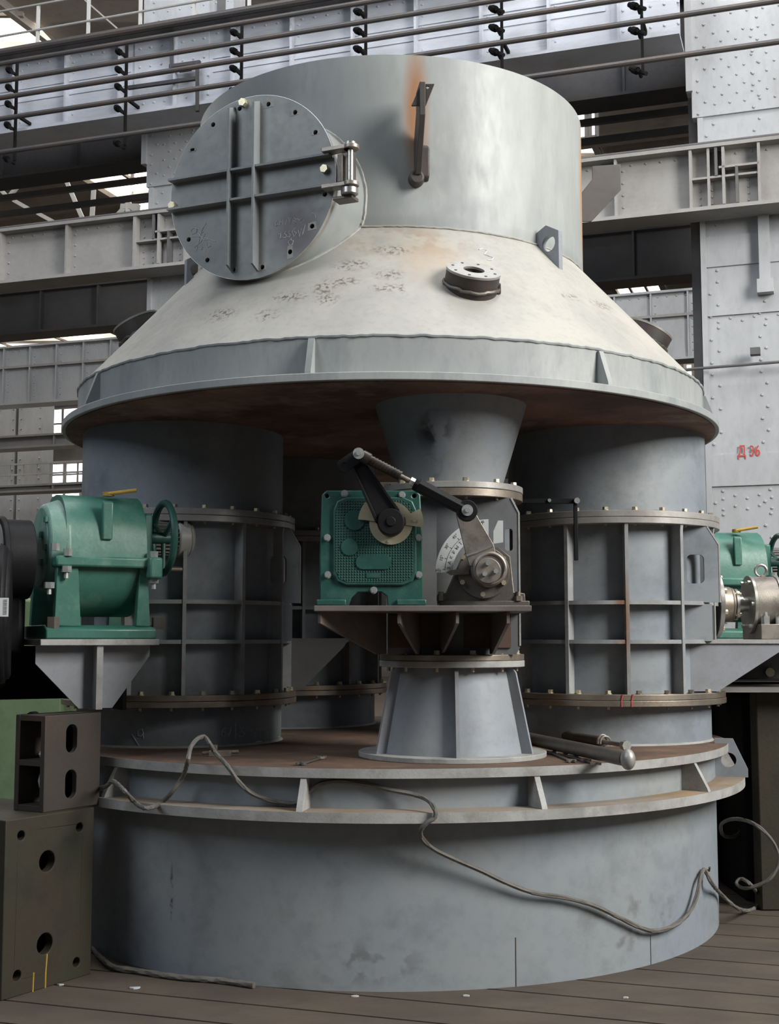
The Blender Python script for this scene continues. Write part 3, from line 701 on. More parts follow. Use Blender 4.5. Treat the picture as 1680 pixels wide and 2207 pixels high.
# nozzle bosses square on the cone
nrm = math.atan2(3.80 - 3.04, 1.9 - 1.203)
def boss(az, zc, ro, h, tilt=None, m1='boss'):
    rc_ = 1.9 - (zc - 3.04) * (1.9 - 1.203) / .76
    F_ = RF(az); er = (F_.to_3x3() @ Vector((1, 0, 0))); up = Vector((0, 0, 1))
    t = tilt if tilt is not None else nrm
    n_ = (er * math.sin(t) + up * math.cos(t)).normalized(); tx = F_.to_3x3() @ Vector((0, 0, 1)); ty = n_.cross(tx)
    c_ = Vector((AX, AY, zc)) + er * rc_
    Fb = frame(c_, tx, ty, n_)
    q = MB().lathe([(ro * .42, -.16), (ro, -.16), (ro, h - .008), (ro * .42, h - .008)], (0, 0, 0), 56, M=Fb)
    b_ = obj('nozzle_boss', q, M_[m1], hood)
    q = MB().lathe([(ro * .40, h - .008), (ro + .002, h - .008), (ro + .002, h + .004), (ro * .40, h + .004)], (0, 0, 0), 56, M=Fb); obj('machined_face', q, M_['flange_l'], b_)
    q = MB()
    for i in range(8):
        a = 2 * PI * i / 8 + .3; q.cyl(Fb @ Vector((ro * .8 * math.cos(a), ro * .8 * math.sin(a), h + .002)), Fb @ Vector((ro * .8 * math.cos(a), ro * .8 * math.sin(a), h + .0055)), .008, None, 10)
    obj('tapped_hole', q, M_['darkhole'], b_)
    q = MB().tube([Fb @ Vector(((ro + .004) * math.cos(2 * PI * i / 60), (ro + .004) * math.sin(2 * PI * i / 60), .004 + random.uniform(-.004, .006))) for i in range(60)], .009, 6, closed=True); obj('weld_bead', q, M_['dsteel'], b_)
    return b_
boss(15.0, 3.385, .138, .08, R_(33)); boss(83, 3.40, .14, .09, R_(28)); boss(-83, 3.44, .145, .10, R_(27))
p = oncone(1072, 632); q = MB()
for i in range(7): q.cyl(p + Vector((.0, 0, .0)), p + Vector((.0, -.03, .04)), .02, .017, 14)
obj('plug', q, M_['dsteel'], hood)
chalk(cone, [[(1033, 538), (1042, 536), (1050, 541), (1044, 549), (1055, 552), (1064, 556), (1060, 561), (1050, 560)]], lambda u, v: oncone(u, v, .004), .0035, m_='chalk', lab="chalked number 3")
# outlet ducts under the hood
for k_, (cx, cy) in VES.items():
    d_ = obj('outlet_duct', MB().lathe([(.573, 2.27), (.593, 2.27), (.593, 2.802), (.573, 2.802)], (cx, cy, 0), 96), M_['vessel'], hood)
    f_ = obj('flange', MB().lathe([(.55, 2.272), (.668, 2.272), (.668, 2.308), (.55, 2.308)], (cx, cy, 0), 96), M_['flange_l'], d_, bevel=.003)
d_ = obj('outlet_cone', MB().lathe([(.245, 2.36), (.262, 2.36), (.395, 2.802), (.375, 2.802)], (*PC, 0), 96), M_['pipe'], hood)
obj('flange', MB().lathe([(.22, 2.335), (.372, 2.335), (.372, 2.367), (.22, 2.367)], (*PC, 0), 96), M_['flange_l'], d_, bevel=.003)
q = MB()
q.tube([oncyl(855, 962, *PC, .315), oncyl(900, 948, *PC, .318)], .0025, 5); q.tube([oncyl(u, v, *PC, .327) for u, v in ((870, 880), (877, 900), (893, 945))], .002, 5)
q.tube([oncyl(u, v, *PC, .320) for u, v in ((940, 941), (990, 940), (1040, 941), (1092, 946))], .0028, 5)
obj('weld_seam', q, M_['dsteel'], d_)

# hatch: nozzle, flange, cover
HA = -23.5
a = R_(HA); HN = Vector((math.sin(a), -math.cos(a), 0)); HT = Vector((math.cos(a), math.sin(a), 0))
HO = at(541, 403, 6.55)
HF = frame(HO, HT, Vector((0, 0, 1)), HN) @ Matrix.Scale(.905, 4)
nz = obj('hatch_nozzle', MB().lathe([(.50, -.95), (.518, -.95), (.518, -.03), (.50, -.03)], (0, 0, 0), 96, M=HF), M_['hood'], hood)
HR = .545
obj('nozzle_flange', MB().lathe([(.46, -.052), (HR - .004, -.052), (HR - .004, -.026), (.46, -.026)], (0, 0, 0), 96, M=HF), M_['flange_l'], nz)
# weld trace where the nozzle meets cylinder and cone
tr = []
for i in range(150):
    t = 2 * PI * i / 150; lo_, hi_ = 0, .75; x, y = .523 * math.cos(t), .523 * math.sin(t)
    best = None
    for k in range(240):
        d = -k * .006; p = HF @ Vector((x, y, d)); R = math.hypot(p.x - AX, p.y - AY)
        Rs = 1.203 if p.z > 3.80 else 1.9 - (p.z - 3.04) * .697 / .76
        if R < Rs: best = p; break
    if best: tr.append(best + Vector((random.uniform(-.002, .002),) * 3))
obj('weld_bead', MB().tube(tr, .012, 6, closed=True), M_['edge'], nz)
holes = []
for i in range(16):
    t = 2 * PI * (i + .42) / 16
    holes.append(circle(.492 * math.cos(t), .492 * math.sin(t), .0145, 14))
plug = (5, 15, 7)
cover = obj('hatch_cover', MB().prism(circle(0, 0, HR, 96), .022, HF @ Matrix.Translation((0, 0, -.022)), [h for i, h in enumerate(holes) if i not in (0, 8)]), mat('hatch_grey', (.29, .305, .30), (.24, .26, .255), 1.6, .5, 0, .1, dirt=(.15, .165, .17), dirt_amt=.5, dirt_scale=3,
      marks=[(tuple(HF @ Vector((.30, -.30, 0))), (.20, .2, .22), (.085, .065, .075), .7, 3, .3)]), hood, bevel=0)
obj('rim', MB().lathe([(HR - .001, -.021), (HR + .002, -.021), (HR + .002, -.002), (HR - .001, -.002)], (0, 0, 0), 96, M=HF), M_['steel'], cover)
cm = M_['gusset']
HG = mat('hatch_rib_grey', (.22, .235, .235), (.18, .195, .20), 3, .5, 0, .15, dirt=(.10, .10, .10), dirt_amt=.5)
for x in (-.115, .050):
    yy = math.sqrt(HR**2 - x * x) - .035
    q = MB().prism([(-yy, 0), (yy, 0), (yy - .03, .07), (-yy + .03, .07)], .013, HF @ frame(Vector((x - .006, 0, 0)), Vector((0, 1, 0)), Vector((0, 0, 1)), Vector((1, 0, 0)))); obj('rib', q, HG, cover)
for y in (.100, -.078):
    xx = math.sqrt(HR**2 - y * y) - .004
    q = MB().prism([(-xx, 0), (xx, 0), (xx, .06), (-xx, .06)], .013, HF @ frame(Vector((0, y + .006, 0)), Vector((1, 0, 0)), Vector((0, 0, 1)), Vector((0, -1, 0)))); obj('rib', q, HG, cover)
for (x, y) in ((-.525, -.045), (.485, .03), (-.05, .51)):
    q = MB().cyl(HF @ Vector((x, y, -.01)), HF @ Vector((x, y, .03)), .022, None, 6); obj('bolt', q, M_['bolt'], cover)
q = MB()
for i in range(16):
    if i in (0, 8): continue
    t = 2 * PI * (i + .42) / 16; q.cyl(HF @ Vector((.492 * math.cos(t), .492 * math.sin(t), -.03)), HF @ Vector((.492 * math.cos(t), .492 * math.sin(t), -.020)), .0155, None, 14)
obj('bolt_hole', q, M_['darkhole'], nz)
for i, sx_, sy_ in ((1, .02, .012), (2, .02, .016), (3, .026, .02), (14, .022, .02), (13, .014, .035), (12, .018, .016), (10, .016, .014), (11, .02, .012), (6, .022, .008)):
    t = 2 * PI * (i + .42) / 16; cx, cy = .492 * math.cos(t), .492 * math.sin(t)
    q = MB().prism([(cx - sx_ - .006, cy - sy_ * 1.2), (cx + sx_ * 1.3, cy - sy_), (cx + sx_, cy + sy_ * 1.3), (cx - sx_ * 1.2, cy + sy_)], .0012, HF, [circle(cx, cy, .0148, 12)])
    obj('cleaned_patch', q, M_['edge'], cover)
# hatch hinge
for y in (.117, -.095):
    q = MB().box((.58, y + .0, .045), (.17, .024, .07), HF); q.cyl(HF @ Vector((.665, y - .012, .045)), HF @ Vector((.665, y + .012, .045)), .04, None, 24)
    h_ = obj('hinge_arm', q, M_['lever'], cover, bevel=.003)
q = MB().cyl(HF @ Vector((.66, -.14, .045)), HF @ Vector((.66, .125, .045)), .017, None, 18); q.cyl(HF @ Vector((.66, .117, .045)), HF @ Vector((.66, .145, .045)), .035, .03, 24)
q.cyl(HF @ Vector((.655, -.15, .045)), HF @ Vector((.655, -.12, .045)), .044, None, 24)
obj('hinge_pin', q, M_['steel'], cover)
q = MB(); q.box((.605, 0, .02), (.03, .16, .10), HF); q.box((.61, -.16, .0), (.12, .02, .09), HF); q.box((.60, .0, -.06), (.07, .26, .05), HF)
obj('hinge_bracket', q, M_['dsteel'], nz, bevel=.003)
# chalk writing on the cover (upside down, as found)
def hp(u, v):
    r = ray(u, v); t = (HO - EYEV).dot(HN) / r.dot(HN); return EYEV + r * t + HN * .001
CR = lambda pts: [(340 + x / 3.5, 170 + y / 3.5) for x, y in pts]
st = [CR(p) for p in ([(365, 1085), (330, 1150), (290, 1300)], [(300, 1130), (270, 1125), (250, 1145), (262, 1170), (295, 1160), (300, 1130), (330, 1160), (345, 1155)], [(245, 1190), (330, 1190), (437, 1228)], [(300, 1160), (350, 1215), (400, 1210)],
      [(278, 1270), (330, 1225), (360, 1165)], [(330, 1290), (345, 1262), (362, 1300)], [(370, 1235), (375, 1270), (402, 1262), (395, 1235)])]
chalk(cover, st, hp, .0019, m_='chalk', lab='chalk scribble on the hatch cover')
st = [CR(p) for p in (
    [(905, 1070), (890, 1085), (892, 1110), (908, 1105), (912, 1075)], [(925, 1065), (922, 1105)], [(925, 1085), (945, 1080)], [(948, 1060), (946, 1100)], [(958, 1085), (965, 1100), (978, 1060)], [(992, 1050), (1000, 1092), (1012, 1050)],
    [(1030, 1050), (1020, 1065), (1045, 1082), (1035, 1095), (1022, 1085), (1045, 1062), (1032, 1050)], [(1055, 1055), (1075, 1068), (1092, 1052)], [(1110, 1060), (1100, 1070)], [(1165, 1010), (1190, 1020), (1195, 1050)],
    [(915, 1175), (945, 1160)], [(930, 1170), (925, 1205), (940, 1200)], [(970, 1150), (955, 1165), (975, 1180), (965, 1200), (950, 1195)], [(1000, 1145), (985, 1160), (1003, 1175), (995, 1195), (980, 1192)],
    [(1040, 1125), (1015, 1150), (1030, 1190), (1050, 1165), (1030, 1150)], [(1062, 1140), (1070, 1190), (1085, 1130), (1095, 1175), (1115, 1100)],
    [(1000, 1215), (985, 1230), (995, 1255), (1018, 1250), (1025, 1222), (1005, 1215), (1010, 1200)])]
chalk(cover, st, hp, .0017, lab='faint chalk numbers, upside down')

# ---- damper housings (bolted between hood and base)
def housing(cx, cy, rib0, label, yaw=0, plates=(1,), vis=True, rib_m='rib', step=30):
    t = thing('damper_housing', label, 'valve housing', (cx, cy, 1.255), 'ribbed damper housings under the hood')
    obj('body', MB().lathe([(.555, 1.26), (.575, 1.26), (.575, 2.25), (.555, 2.25)], (cx, cy, 0), 96), M_['vessel'], t)
    lo_ = obj('bottom_flange', MB().lathe([(.53, 1.2555), (.68, 1.2555), (.68, 1.288), (.53, 1.288)], (cx, cy, 0), 96), M_['flange'], t, bevel=.003)
    up_ = obj('top_flange', MB().lathe([(.53, 2.235), (.668, 2.235), (.668, 2.2705), (.53, 2.2705)], (cx, cy, 0), 96), M_['flange_l'], t, bevel=.003)
    if label.startswith('right'):
        q = MB()
        for u in (1343, 1365): q.tube([oncyl(u, 1497, cx, cy, .682), oncyl(u - 3, 1512, cx, cy, .682), oncyl(u - 2, 1524, cx, cy, .685)], .004, 5)
        obj('paint_mark', q, M_['red'], lo_, label='red paint marks on the flange')
    for z in (1.795, 1.577):
        obj('ring_rib', MB().lathe([(.57, z - .011), (.65, z - .011), (.65, z + .011), (.57, z + .011)], (cx, cy, 0), 96), M_[rib_m], t)
    n = int(360 / step)
    for i in range(n):
        a = rib0 + step * i
        q = MB().prism([(.57, 1.287), (.655, 1.287), (.655, 2.20), (.66, 2.236), (.57, 2.236)], .02, RF(a, cx, cy, t=.02)); obj('rib', q, M_[rib_m], t)
    cs, sn = math.cos(R_(yaw)), math.sin(R_(yaw)); ex = Vector((cs, sn, 0)); ey = Vector((-sn, cs, 0))
    for sd in plates:
        for yy in (-.44, .42):
            F_ = frame(Vector((cx, cy, 0)) + ey * yy, ex * sd, Vector((0, 0, 1)), (ex * sd).cross(Vector((0, 0, 1))))
            F_ = F_ @ Matrix.Translation((0, 0, -.008))
            q = MB().prism([(.34, 1.80), (.565, 1.80), (.565, 2.13), (.50, 2.232), (.34, 2.232)], .016, F_, [slot(.43, 1.99, .10, .165, .028)]); obj('shaft_cheek', q, M_['vessel'], t)
            q = MB().prism([(.563, 1.80), (.572, 1.80), (.572, 2.13), (.505, 2.236), (.498, 2.232), (.563, 2.128)], .02, F_ @ Matrix.Translation((0, 0, -.002))); obj('edge_strip', q, M_['edge'], t)
            q = MB().prism([(.34, 1.58), (.52, 1.58), (.52, 1.79), (.34, 1.79)], .016, F_); obj('shaft_cheek', q, M_['vessel'], t)
    bolts(up_, cx, cy, .628, 2.309, 24, 5); bolts(lo_, cx, cy, .645, 1.289, 24, 5)
    return t, ex, ey
rh, _, _ = housing(*VES['right'], 0, 'right-hand ribbed damper housing with rusty ribs, beneath the right side of the hood', 0, (1,))
lh, lex, ley = housing(*VES['left'], 10.5, 'left-hand ribbed damper housing behind the bright green gearbox', 28, (1,), step=32.5 * 0 + 30)
housing(*VES['rear'], 12, 'rear ribbed damper housing deep in the shadow between the front two', 60, (1,))

gp = [at(u, v, 8.1) for u, v in ((615, 1384), (748, 1384), (742, 1394), (655, 1482), (615, 1482))]
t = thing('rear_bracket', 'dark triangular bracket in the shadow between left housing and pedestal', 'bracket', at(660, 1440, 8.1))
obj('gusset', MB().prism([(p.x, p.z) for p in gp][::-1], .014, frame(Vector((0, 8.1, 0)), Vector((1, 0, 0)), Vector((0, 0, 1)), Vector((0, -1, 0)))), M_['gird3'], t)  # darker grey than the other gussets; the shade here is in the colour
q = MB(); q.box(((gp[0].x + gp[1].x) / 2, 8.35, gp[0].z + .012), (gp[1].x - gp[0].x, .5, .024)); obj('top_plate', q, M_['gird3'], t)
# ---- front damper valve
fv = thing('damper_valve', 'slim front damper valve body between the outlet cone and the ribbed pedestal', 'valve', (*PC, 1.485))
obj('body', MB().lathe([(.25, 1.49), (.27, 1.49), (.27, 2.33), (.25, 2.33)], (*PC, 0), 72), M_['valve'], fv)
lo_ = obj('bottom_flange', MB().lathe([(.23, 1.4865), (.370, 1.4865), (.370, 1.516), (.23, 1.516)], (*PC, 0), 96), M_['flange'], fv, bevel=.003)
up_ = obj('top_flange', MB().lathe([(.23, 2.294), (.370, 2.294), (.370, 2.3335), (.23, 2.3335)], (*PC, 0), 96), M_['flange'], fv, bevel=.003)
bolts(up_, *PC, .335, 2.368, 12, 10, me=BOLT); bolts(lo_, *PC, .335, 1.517, 12, 15, me=BOLT)
XF = lambda y: frame(Vector((0, y, 0)), Vector((1, 0, 0)), Vector((0, 0, 1)), Vector((0, -1, 0)))
pl = [(-.01, 1.516), (.625, 1.516), (.645, 1.55), (.645, 2.22), (.61, 2.294), (.03, 2.294), (-.01, 2.22)]
pt = obj('front_plate', MB().prism(pl, .016, XF(6.40), [slot(.595, 2.085, .04, .11, .014), slot(.045, 2.085, .04, .11, .014)]), M_['valve'], fv)
q = MB(); q.prism([(.642, 1.56), (.650, 1.56), (.650, 2.22), (.612, 2.297), (.604, 2.292), (.642, 2.218)], .022, XF(6.402)); obj('edge_strip', q, M_['edge'], fv)
obj('back_plate', MB().prism(pl, .016, XF(6.90)), M_['pipe'], fv)
sh = thing('shelf', 'rust-brown shelf carrying the actuator and the lever bearing', 'shelf', (.15, 6.1, 1.50))
obj('top', MB().box((.152, 6.14, 1.7325), (.995, .51, .027)), M_['shelf'], sh, bevel=.003)
def plate2(p, q_, prof, t):
    """vertical plate from p to q (xy); prof = [(along, z)]"""
    p = Vector(p).to_3d(); q_ = Vector(q_).to_3d(); ex = (q_ - p).normalized(); ez = ex.cross(Vector((0, 0, 1)))
    return MB().prism(prof, t, frame(p - ez * t / 2, ex, Vector((0, 0, 1)), ez))
for (x0, x1) in ((-.322, -.02), (.043, .15), (.312, .25), (.545, .50)):
    Lr = math.hypot(x1 - x0, .46)
    obj('gusset', plate2((x0, 5.91), (x1, 6.37), [(0, 1.719), (Lr, 1.719), (Lr, 1.52), (Lr * .85, 1.52), (0, 1.665)], .014), M_['shelf'], sh)
obj('back_web', MB().box((.30, 6.378, 1.63), (.60, .008, .16)), M_['brown'], sh)

# ---- actuator
act = thing('actuator', 'dark green boxy actuator with a crank disc, standing on the shelf', 'actuator', (-.08, 6.08, 1.746))
YA = 5.93
def ap(u, v, y=YA): p = at(u, v, y); return (p.x, p.z)
zb = 1.7465
xl, zt_ = ap(690, 1057); xr = ap(912, 1057)[0]
pxm = [ap(*p) for p in ((834, 1285), (826, 1279), (822, 1276), (772, 1276), (768, 1279), (758, 1288))]
poly = [(xl, zb), (ap(756, 0)[0], zb)] + pxm[::-1] + [(ap(836, 0)[0], zb), (xr, zb), (xr, zt_ - .30), (xr - .012, zt_ - .02), (xr - .03, zt_), (xl + .03, zt_), (xl + .008, zt_ - .02), (xl + .0, zt_ - .3)]
body = obj('case', MB().prism(poly, .05, XF(YA + .05), [circle(*ap(705, 1069), .0095, 14), circle(*ap(893, 1069), .0095, 14)]), M_['agreen'], act, bevel=.008)
q = MB(); q.box(((xl + xr) / 2, YA + .17, (zb + .07 + zt_) / 2), (xr - xl - .05, .26, zt_ - zb - .09)); q.box((xl + .05, YA + .16, zb + .04), (.10, .25, .08)); q.box((xr - .05, YA + .16, zb + .04), (.10, .25, .08))
obj('rear_case', q, M_['agreen'], act, bevel=.012)
def inset(u0, v0, u1, v1, ch):
    a_, b_ = ap(u0, v1); c_, d_ = ap(u1, v0)
    return [(a_ + ch, b_), (c_ - ch, b_), (c_ - ch * .3, b_ + ch * .3), (c_, b_ + ch), (c_, d_ - ch), (c_ - ch * .3, d_ - ch * .3), (c_ - ch, d_), (a_ + ch, d_), (a_ + ch * .3, d_ - ch * .3), (a_, d_ - ch), (a_, b_ + ch), (a_ + ch * .3, b_ + ch * .3)]
fc = obj('front_cover', MB().prism(inset(718, 1072, 898, 1262, .06), .014, XF(YA)), M_['agreen'], act, bevel=.006)
obj('checker_panel', MB().prism(inset(724, 1079, 891, 1255, .055), .004, XF(YA - .012)), M_['agrid'], fc)
q = MB()
for u, v, r in ((765, 1122, .05), (754, 1180, .042)): x, z = ap(u, v); q.cyl((x, YA - .01, z), (x, YA - .021, z), r, r * .92, 28)
x, z = ap(806, 1212); q.prism(slot(x, z, .165, .066, .032), .009, XF(YA - .013)); x, z = ap(804, 1240); q.prism(slot(x, z, .06, .024, .004), .006, XF(YA - .013))
obj('raised_boss', q, M_['agreen'], fc, bevel=.003)
for u, v in ((743, 1064), (867, 1067), (706, 1159), (902, 1159), (707, 1239), (903, 1239), (806, 1272)):
    x, z = ap(u, v); obj('bolt', MB().cyl((x, YA + .001, z), (x, YA - .016, z), .0135, None, 6).cyl((x, YA + .001, z), (x, YA - .004, z), .017, None, 16), M_['zinc'], act)
for u in (731, 884):
    x, z = ap(u, 1283); obj('foot_bolt', MB().cyl((x, YA + .03, zb + .02), (x, YA + .03, zb + .052), .014, None, 6).cyl((x, YA + .03, zb + .05), (x, YA + .03, zb + .066), .009, None, 10), M_['flange'], act)
for u in (690, 855):
    a_, _ = ap(u, 0); obj('foot', MB().box((a_ + .068, YA - .005, zb + .014), (.136, .03, .028)), M_['agreen'], act, bevel=.005)
# crank disc
cxx, czz = ap(843, 1127, 5.90)
q = MB().lathe([(.062, 0), (.100, 0), (.100, .012), (.062, .012)], (0, 0, 0), 56, M=XF(YA - .016) @ Matrix.Translation((cxx, czz, 0)))
rg = obj('dial_ring', q, M_['brass'], act)
q = MB()
for a0, a1 in ((152, 196 - 24), ):
    pass
def sector(cx, cz, r0, r1, a0, a1, n=14):
    return [(cx + r1 * math.cos(R_(a0 + (a1 - a0) * i / n)), cz + r1 * math.sin(R_(a0 + (a1 - a0) * i / n))) for i in range(n + 1)] + [(cx + r0 * math.cos(R_(a1 - (a1 - a0) * i / n)), cz + r0 * math.sin(R_(a1 - (a1 - a0) * i / n))) for i in range(n + 1)]
obj('cam_plate', MB().prism(sector(cxx, czz, .07, .152, 140, 174), .004, XF(YA - .03)), M_['brass'], act)
obj('cam_plate', MB().prism(sector(cxx, czz, .07, .150, -8, 26), .004, XF(YA - .03)), M_['brass'], act)
x, z = cxx + .108, czz + .012; obj('screw', MB().cyl((x, YA - .03, z), (x, YA - .04, z), .009, None, 12), M_['brass'], act)
x, z = cxx - .01, czz - .085; obj('screw', MB().cyl((x, YA - .024, z), (x, YA - .034, z), .007, None, 10), M_['brass'], act)
# black crank arm
YC = 5.845
cr_ = thing('crank_arm', 'black crank arm leaning up-left from the actuator disc', 'crank', (cxx, YC, czz))
hub = obj('hub', MB().cyl((cxx, 5.92, czz), (cxx, YC - .015, czz), .064, .06, 40).cyl((cxx, YC - .015, czz), (cxx, YC - .022, czz), .022, None, 20), M_['black'], cr_, bevel=.003)
tx_, tz_ = ap(766, 990, YC)
d = Vector((tx_ - cxx, tz_ - czz)); Lc = d.length; d.normalize()
F_ = frame(Vector((cxx, YC + .02, czz)), Vector((d.x, 0, d.y)), Vector((-d.y, 0, d.x)), Vector((0, -1, 0)))
q = MB().prism([(.0, -.062), (Lc, -.028), (Lc, .028), (.0, .062)], .012, F_)
obj('web', q, M_['black'], cr_)
q = MB(); q.prism([(.03, -.062), (Lc, -.03), (Lc, -.020), (.03, -.048)], .036, F_ @ Matrix.Translation((0, 0, -.012))); q.prism([(.03, .048), (Lc, .020), (Lc, .03), (.03, .062)], .036, F_ @ Matrix.Translation((0, 0, -.012)))
obj('flange_rib', q, M_['black'], cr_, bevel=.002)
e0 = ap(742, 1003, YC); e1 = ap(774, 981, YC); e0 = Vector(e0); e1 = Vector(e1); dd = (e1 - e0).normalized(); nn = Vector((-dd.y, dd.x))
F2 = frame(Vector((e0.x, YC + .02, e0.y)), Vector((dd.x, 0, dd.y)), Vector((nn.x, 0, nn.y)), Vector((0, -1, 0)))
Le = (e1 - e0).length
q = MB().prism(slot(Le / 2, 0, Le + .06, .062, .028), .03, F2 @ Matrix.Translation((0, 0, -.005)), [circle(-.0, 0, .013, 14)]); obj('end_block', q, M_['black'], cr_, bevel=.002)
# connecting link
lk = thing('turnbuckle_link', 'adjustable link rod with a black sleeve joining crank arm and bearing lever', 'link rod', (ap(890, 1040, YC - .03)[0], YC - .03, 1.9))
A_ = Vector((e1.x, YC - .03, e1.y)); xb, zb_ = ap(1007, 1101, YC - .03); B_ = Vector((xb, YC - .03, zb_))
dv = (B_ - A_); LL = dv.length; dn = dv.normalized()
P = lambda t: A_ + dn * (LL * t)
q = MB(); q.cyl(P(.03), P(.10), .030, None, 20)
for i in range(22): q.cyl(P(.08 + i * .014), P(.094 + i * .014), .0245 if i % 2 else .0225, None, 16)
obj('threaded_rod', q, M_['oiled'], lk)
obj('rod', MB().cyl(P(.38), P(.52), .012, None, 14), M_['lever'], lk)
obj('lock_nut', MB().cyl(P(.475), P(.515), .021, None, 6), M_['zinc'], lk, label='bright lock nut')
obj('sleeve', MB().cyl(P(.515), P(.55), .030, .033, 8).cyl(P(.55), P(.96), .033, .032, 6), M_['black'], lk, bevel=.002)
obj('rod_eye', MB().cyl(B_ + Vector((0, -.022, 0)), B_ + Vector((0, .03, 0)), .048, None, 32), M_['black'], lk, bevel=.003)
for p_, nm in ((A_, 'pin'), (B_, 'pin')):
    q = MB().cyl(p_ + Vector((0, -.03, 0)), p_ + Vector((0, -.022, 0)), .026, None, 24); q.lathe([(.012, 0), (.026, 0), (.026, .012), (.012, .012)], (0, 0, 0), 24, M=frame(p_ + Vector((0, -.02, 0)), Vector((1, 0, 0)), Vector((0, 0, 1)), Vector((0, -1, 0)))); q.cyl(p_, p_ + Vector((0, -.04, 0)), .013, .011, 12)
    q.cyl(p_, p_ + Vector((0, .05, 0)), .014, None, 12)
    obj('pin', q, M_['zinc'], lk)
# bearing bracket, lever, scale
br = thing('bearing_bracket', 'steel bearing block with a bolted disc, on the right end of the shelf', 'bearing', (.45, 6.15, 1.746))
def bq(u, v, y): p = at(u, v, y); return (p.x, p.z)
q = MB().prism([bq(944, 1300, 6.08), bq(1133, 1300, 6.08), bq(1131, 1279, 6.08), bq(1108, 1276, 6.08), bq(1100, 1200, 6.08), bq(1075, 1180, 6.08), bq(1010, 1180, 6.08), bq(985, 1225, 6.08), bq(962, 1278, 6.08), bq(944, 1280, 6.08)], .10, XF(6.16))
obj('pedestal', q, M_['dsteel'], br, bevel=.004)
q = MB(); q.box((bq(1038, 0, 6.0)[0], 6.20, 1.759), (.42, .30, .026)); obj('base_plate', q, M_['dsteel'], br, bevel=.003)
dx, dz = bq(1043, 1234, 6.04)
obj('end_disc', MB().cyl((dx, 6.07, dz), (dx, 6.035, dz), .124, .122, 64), M_['dsteel'], br, bevel=.003)
for u, v in ((997, 1255), (1041, 1281), (1086, 1256), (1086, 1204), (998, 1201)):
    x, z = bq(u, v, 6.03); obj('bolt', MB().cyl((x, 6.036, z), (x, 6.015, z), .0125, None, 6), M_['bolt'], br)
for u in (951, 1118):
    x, z = bq(u, 1275, 6.05); obj('anchor_bolt', MB().cyl((x, 6.06, 1.772), (x, 6.06, 1.795), .02, None, 6).cyl((x, 6.06, 1.795), (x, 6.06, 1.815), .012, None, 12), M_['flange'], br)
hx, hz = bq(1055, 1227, 5.96)
lv = thing('bearing_lever', 'bare steel lever plate between the link eye and the bearing hub', 'lever', (hx, 5.96, hz))
Lp = [bq(u, v, 5.93) for u, v in ((983, 1108), (996, 1090), (1010, 1088), (1023, 1104), (1064, 1175), (1070, 1200), (1040, 1225), (1012, 1220), (1005, 1199))]
obj('plate', MB().prism(Lp[::-1], .03, XF(5.935)), M_['lever'], lv, bevel=.002)
q = MB().tube([(*bq(u, v, 5.905)[:1], 5.905, bq(u, v, 5.905)[1]) for u, v in ((1006, 1198), (1025, 1192), (1045, 1184), (1063, 1176))], .006, 8); obj('weld_bead', q, M_['steel'], lv)
obj('hub', MB().cyl((hx, 6.03, hz), (hx, 5.90, hz), .082, .080, 48).lathe([(.062, 0), (.078, 0), (.074, .01), (.066, .01)], (0, 0, 0), 48, M=XF(5.90) @ Matrix.Translation((hx, hz, 0))), M_['lever'], lv, bevel=.004)
hx2, hz2 = bq(1053, 1230, 5.89)
obj('cap_disc', MB().cyl((hx2, 5.90, hz2), (hx2, 5.885, hz2), .058, None, 40), M_['lever'], lv, bevel=.002)
for u, v in ((1052, 1214), (1069, 1231), (1045, 1237)):
    x, z = bq(u, v, 5.88); obj('bolt', MB().cyl((x, 5.886, z), (x, 5.868, z), .0115, None, 6), M_['zinc'], lv)
YS = 6.20
sx0, sz0 = bq(1054, 1234, YS - .13)
YS = 6.062
sc_ = obj('dial_plate', MB().prism(sector(sx0, sz0, .172, .252, 90, 180, 30), .003, XF(YS)), M_['scale'], br, label='pale angle scale lettered ЗАКРЫТ')
q = MB()
def rad_text(t, ang, r, size, rot):
    a = R_(ang); return text_mb(t, size, XF(YS - .003) @ Matrix.Translation((sx0 + r * math.cos(a), sz0 + r * math.sin(a), 0)) @ Matrix.Rotation(R_(rot), 4, 'Z'), .0006)
for t, a_ in (('0°', 177), ('15°', 163), ('30°', 148), ('45°', 133), ('60°', 117), ('90°', 98)):
    tb = rad_text(t, a_, .232, .020, a_ - 90); q.add([tuple(v) for v in tb.v], tb.f)
    for rr0, rr1 in ((.207, .218),):
        a = R_(a_ - 1); q.tube([(sx0 + rr0 * math.cos(a), YS - .0035, sz0 + rr0 * math.sin(a)), (sx0 + rr1 * math.cos(a), YS - .0035, sz0 + rr1 * math.sin(a))], .0009, 4)
q.tube([(sx0 + .207 * math.cos(R_(a_)), YS - .0035, sz0 + .207 * math.sin(R_(a_))) for a_ in range(97, 178, 4)], .0009, 4)
for i, ch in enumerate('ЗАКРЫТ'):
    a_ = 174 - i * 8; tb = rad_text(ch, a_, .190, .022, a_ - 90); q.add([tuple(v) for v in tb.v], tb.f)
obj('lettering', q, M_['ink'], sc_)
q = MB()
for a_, r in ((177, .244), (96, .244), (96, .18)): q.cyl((sx0 + r * math.cos(R_(a_)), YS - .001, sz0 + r * math.sin(R_(a_))), (sx0 + r * math.cos(R_(a_)), YS - .007, sz0 + r * math.sin(R_(a_))), .005, None, 10)
obj('screw', q, M_['zinc'], sc_)
obj('marker_plate', MB().prism([bq(u, v, YS) for u, v in ((1064, 1172), (1085, 1169), (1085, 1122), (1074, 1122), (1064, 1145))], .003, XF(YS)), M_['scale'], br, label='blank pale marker plate')
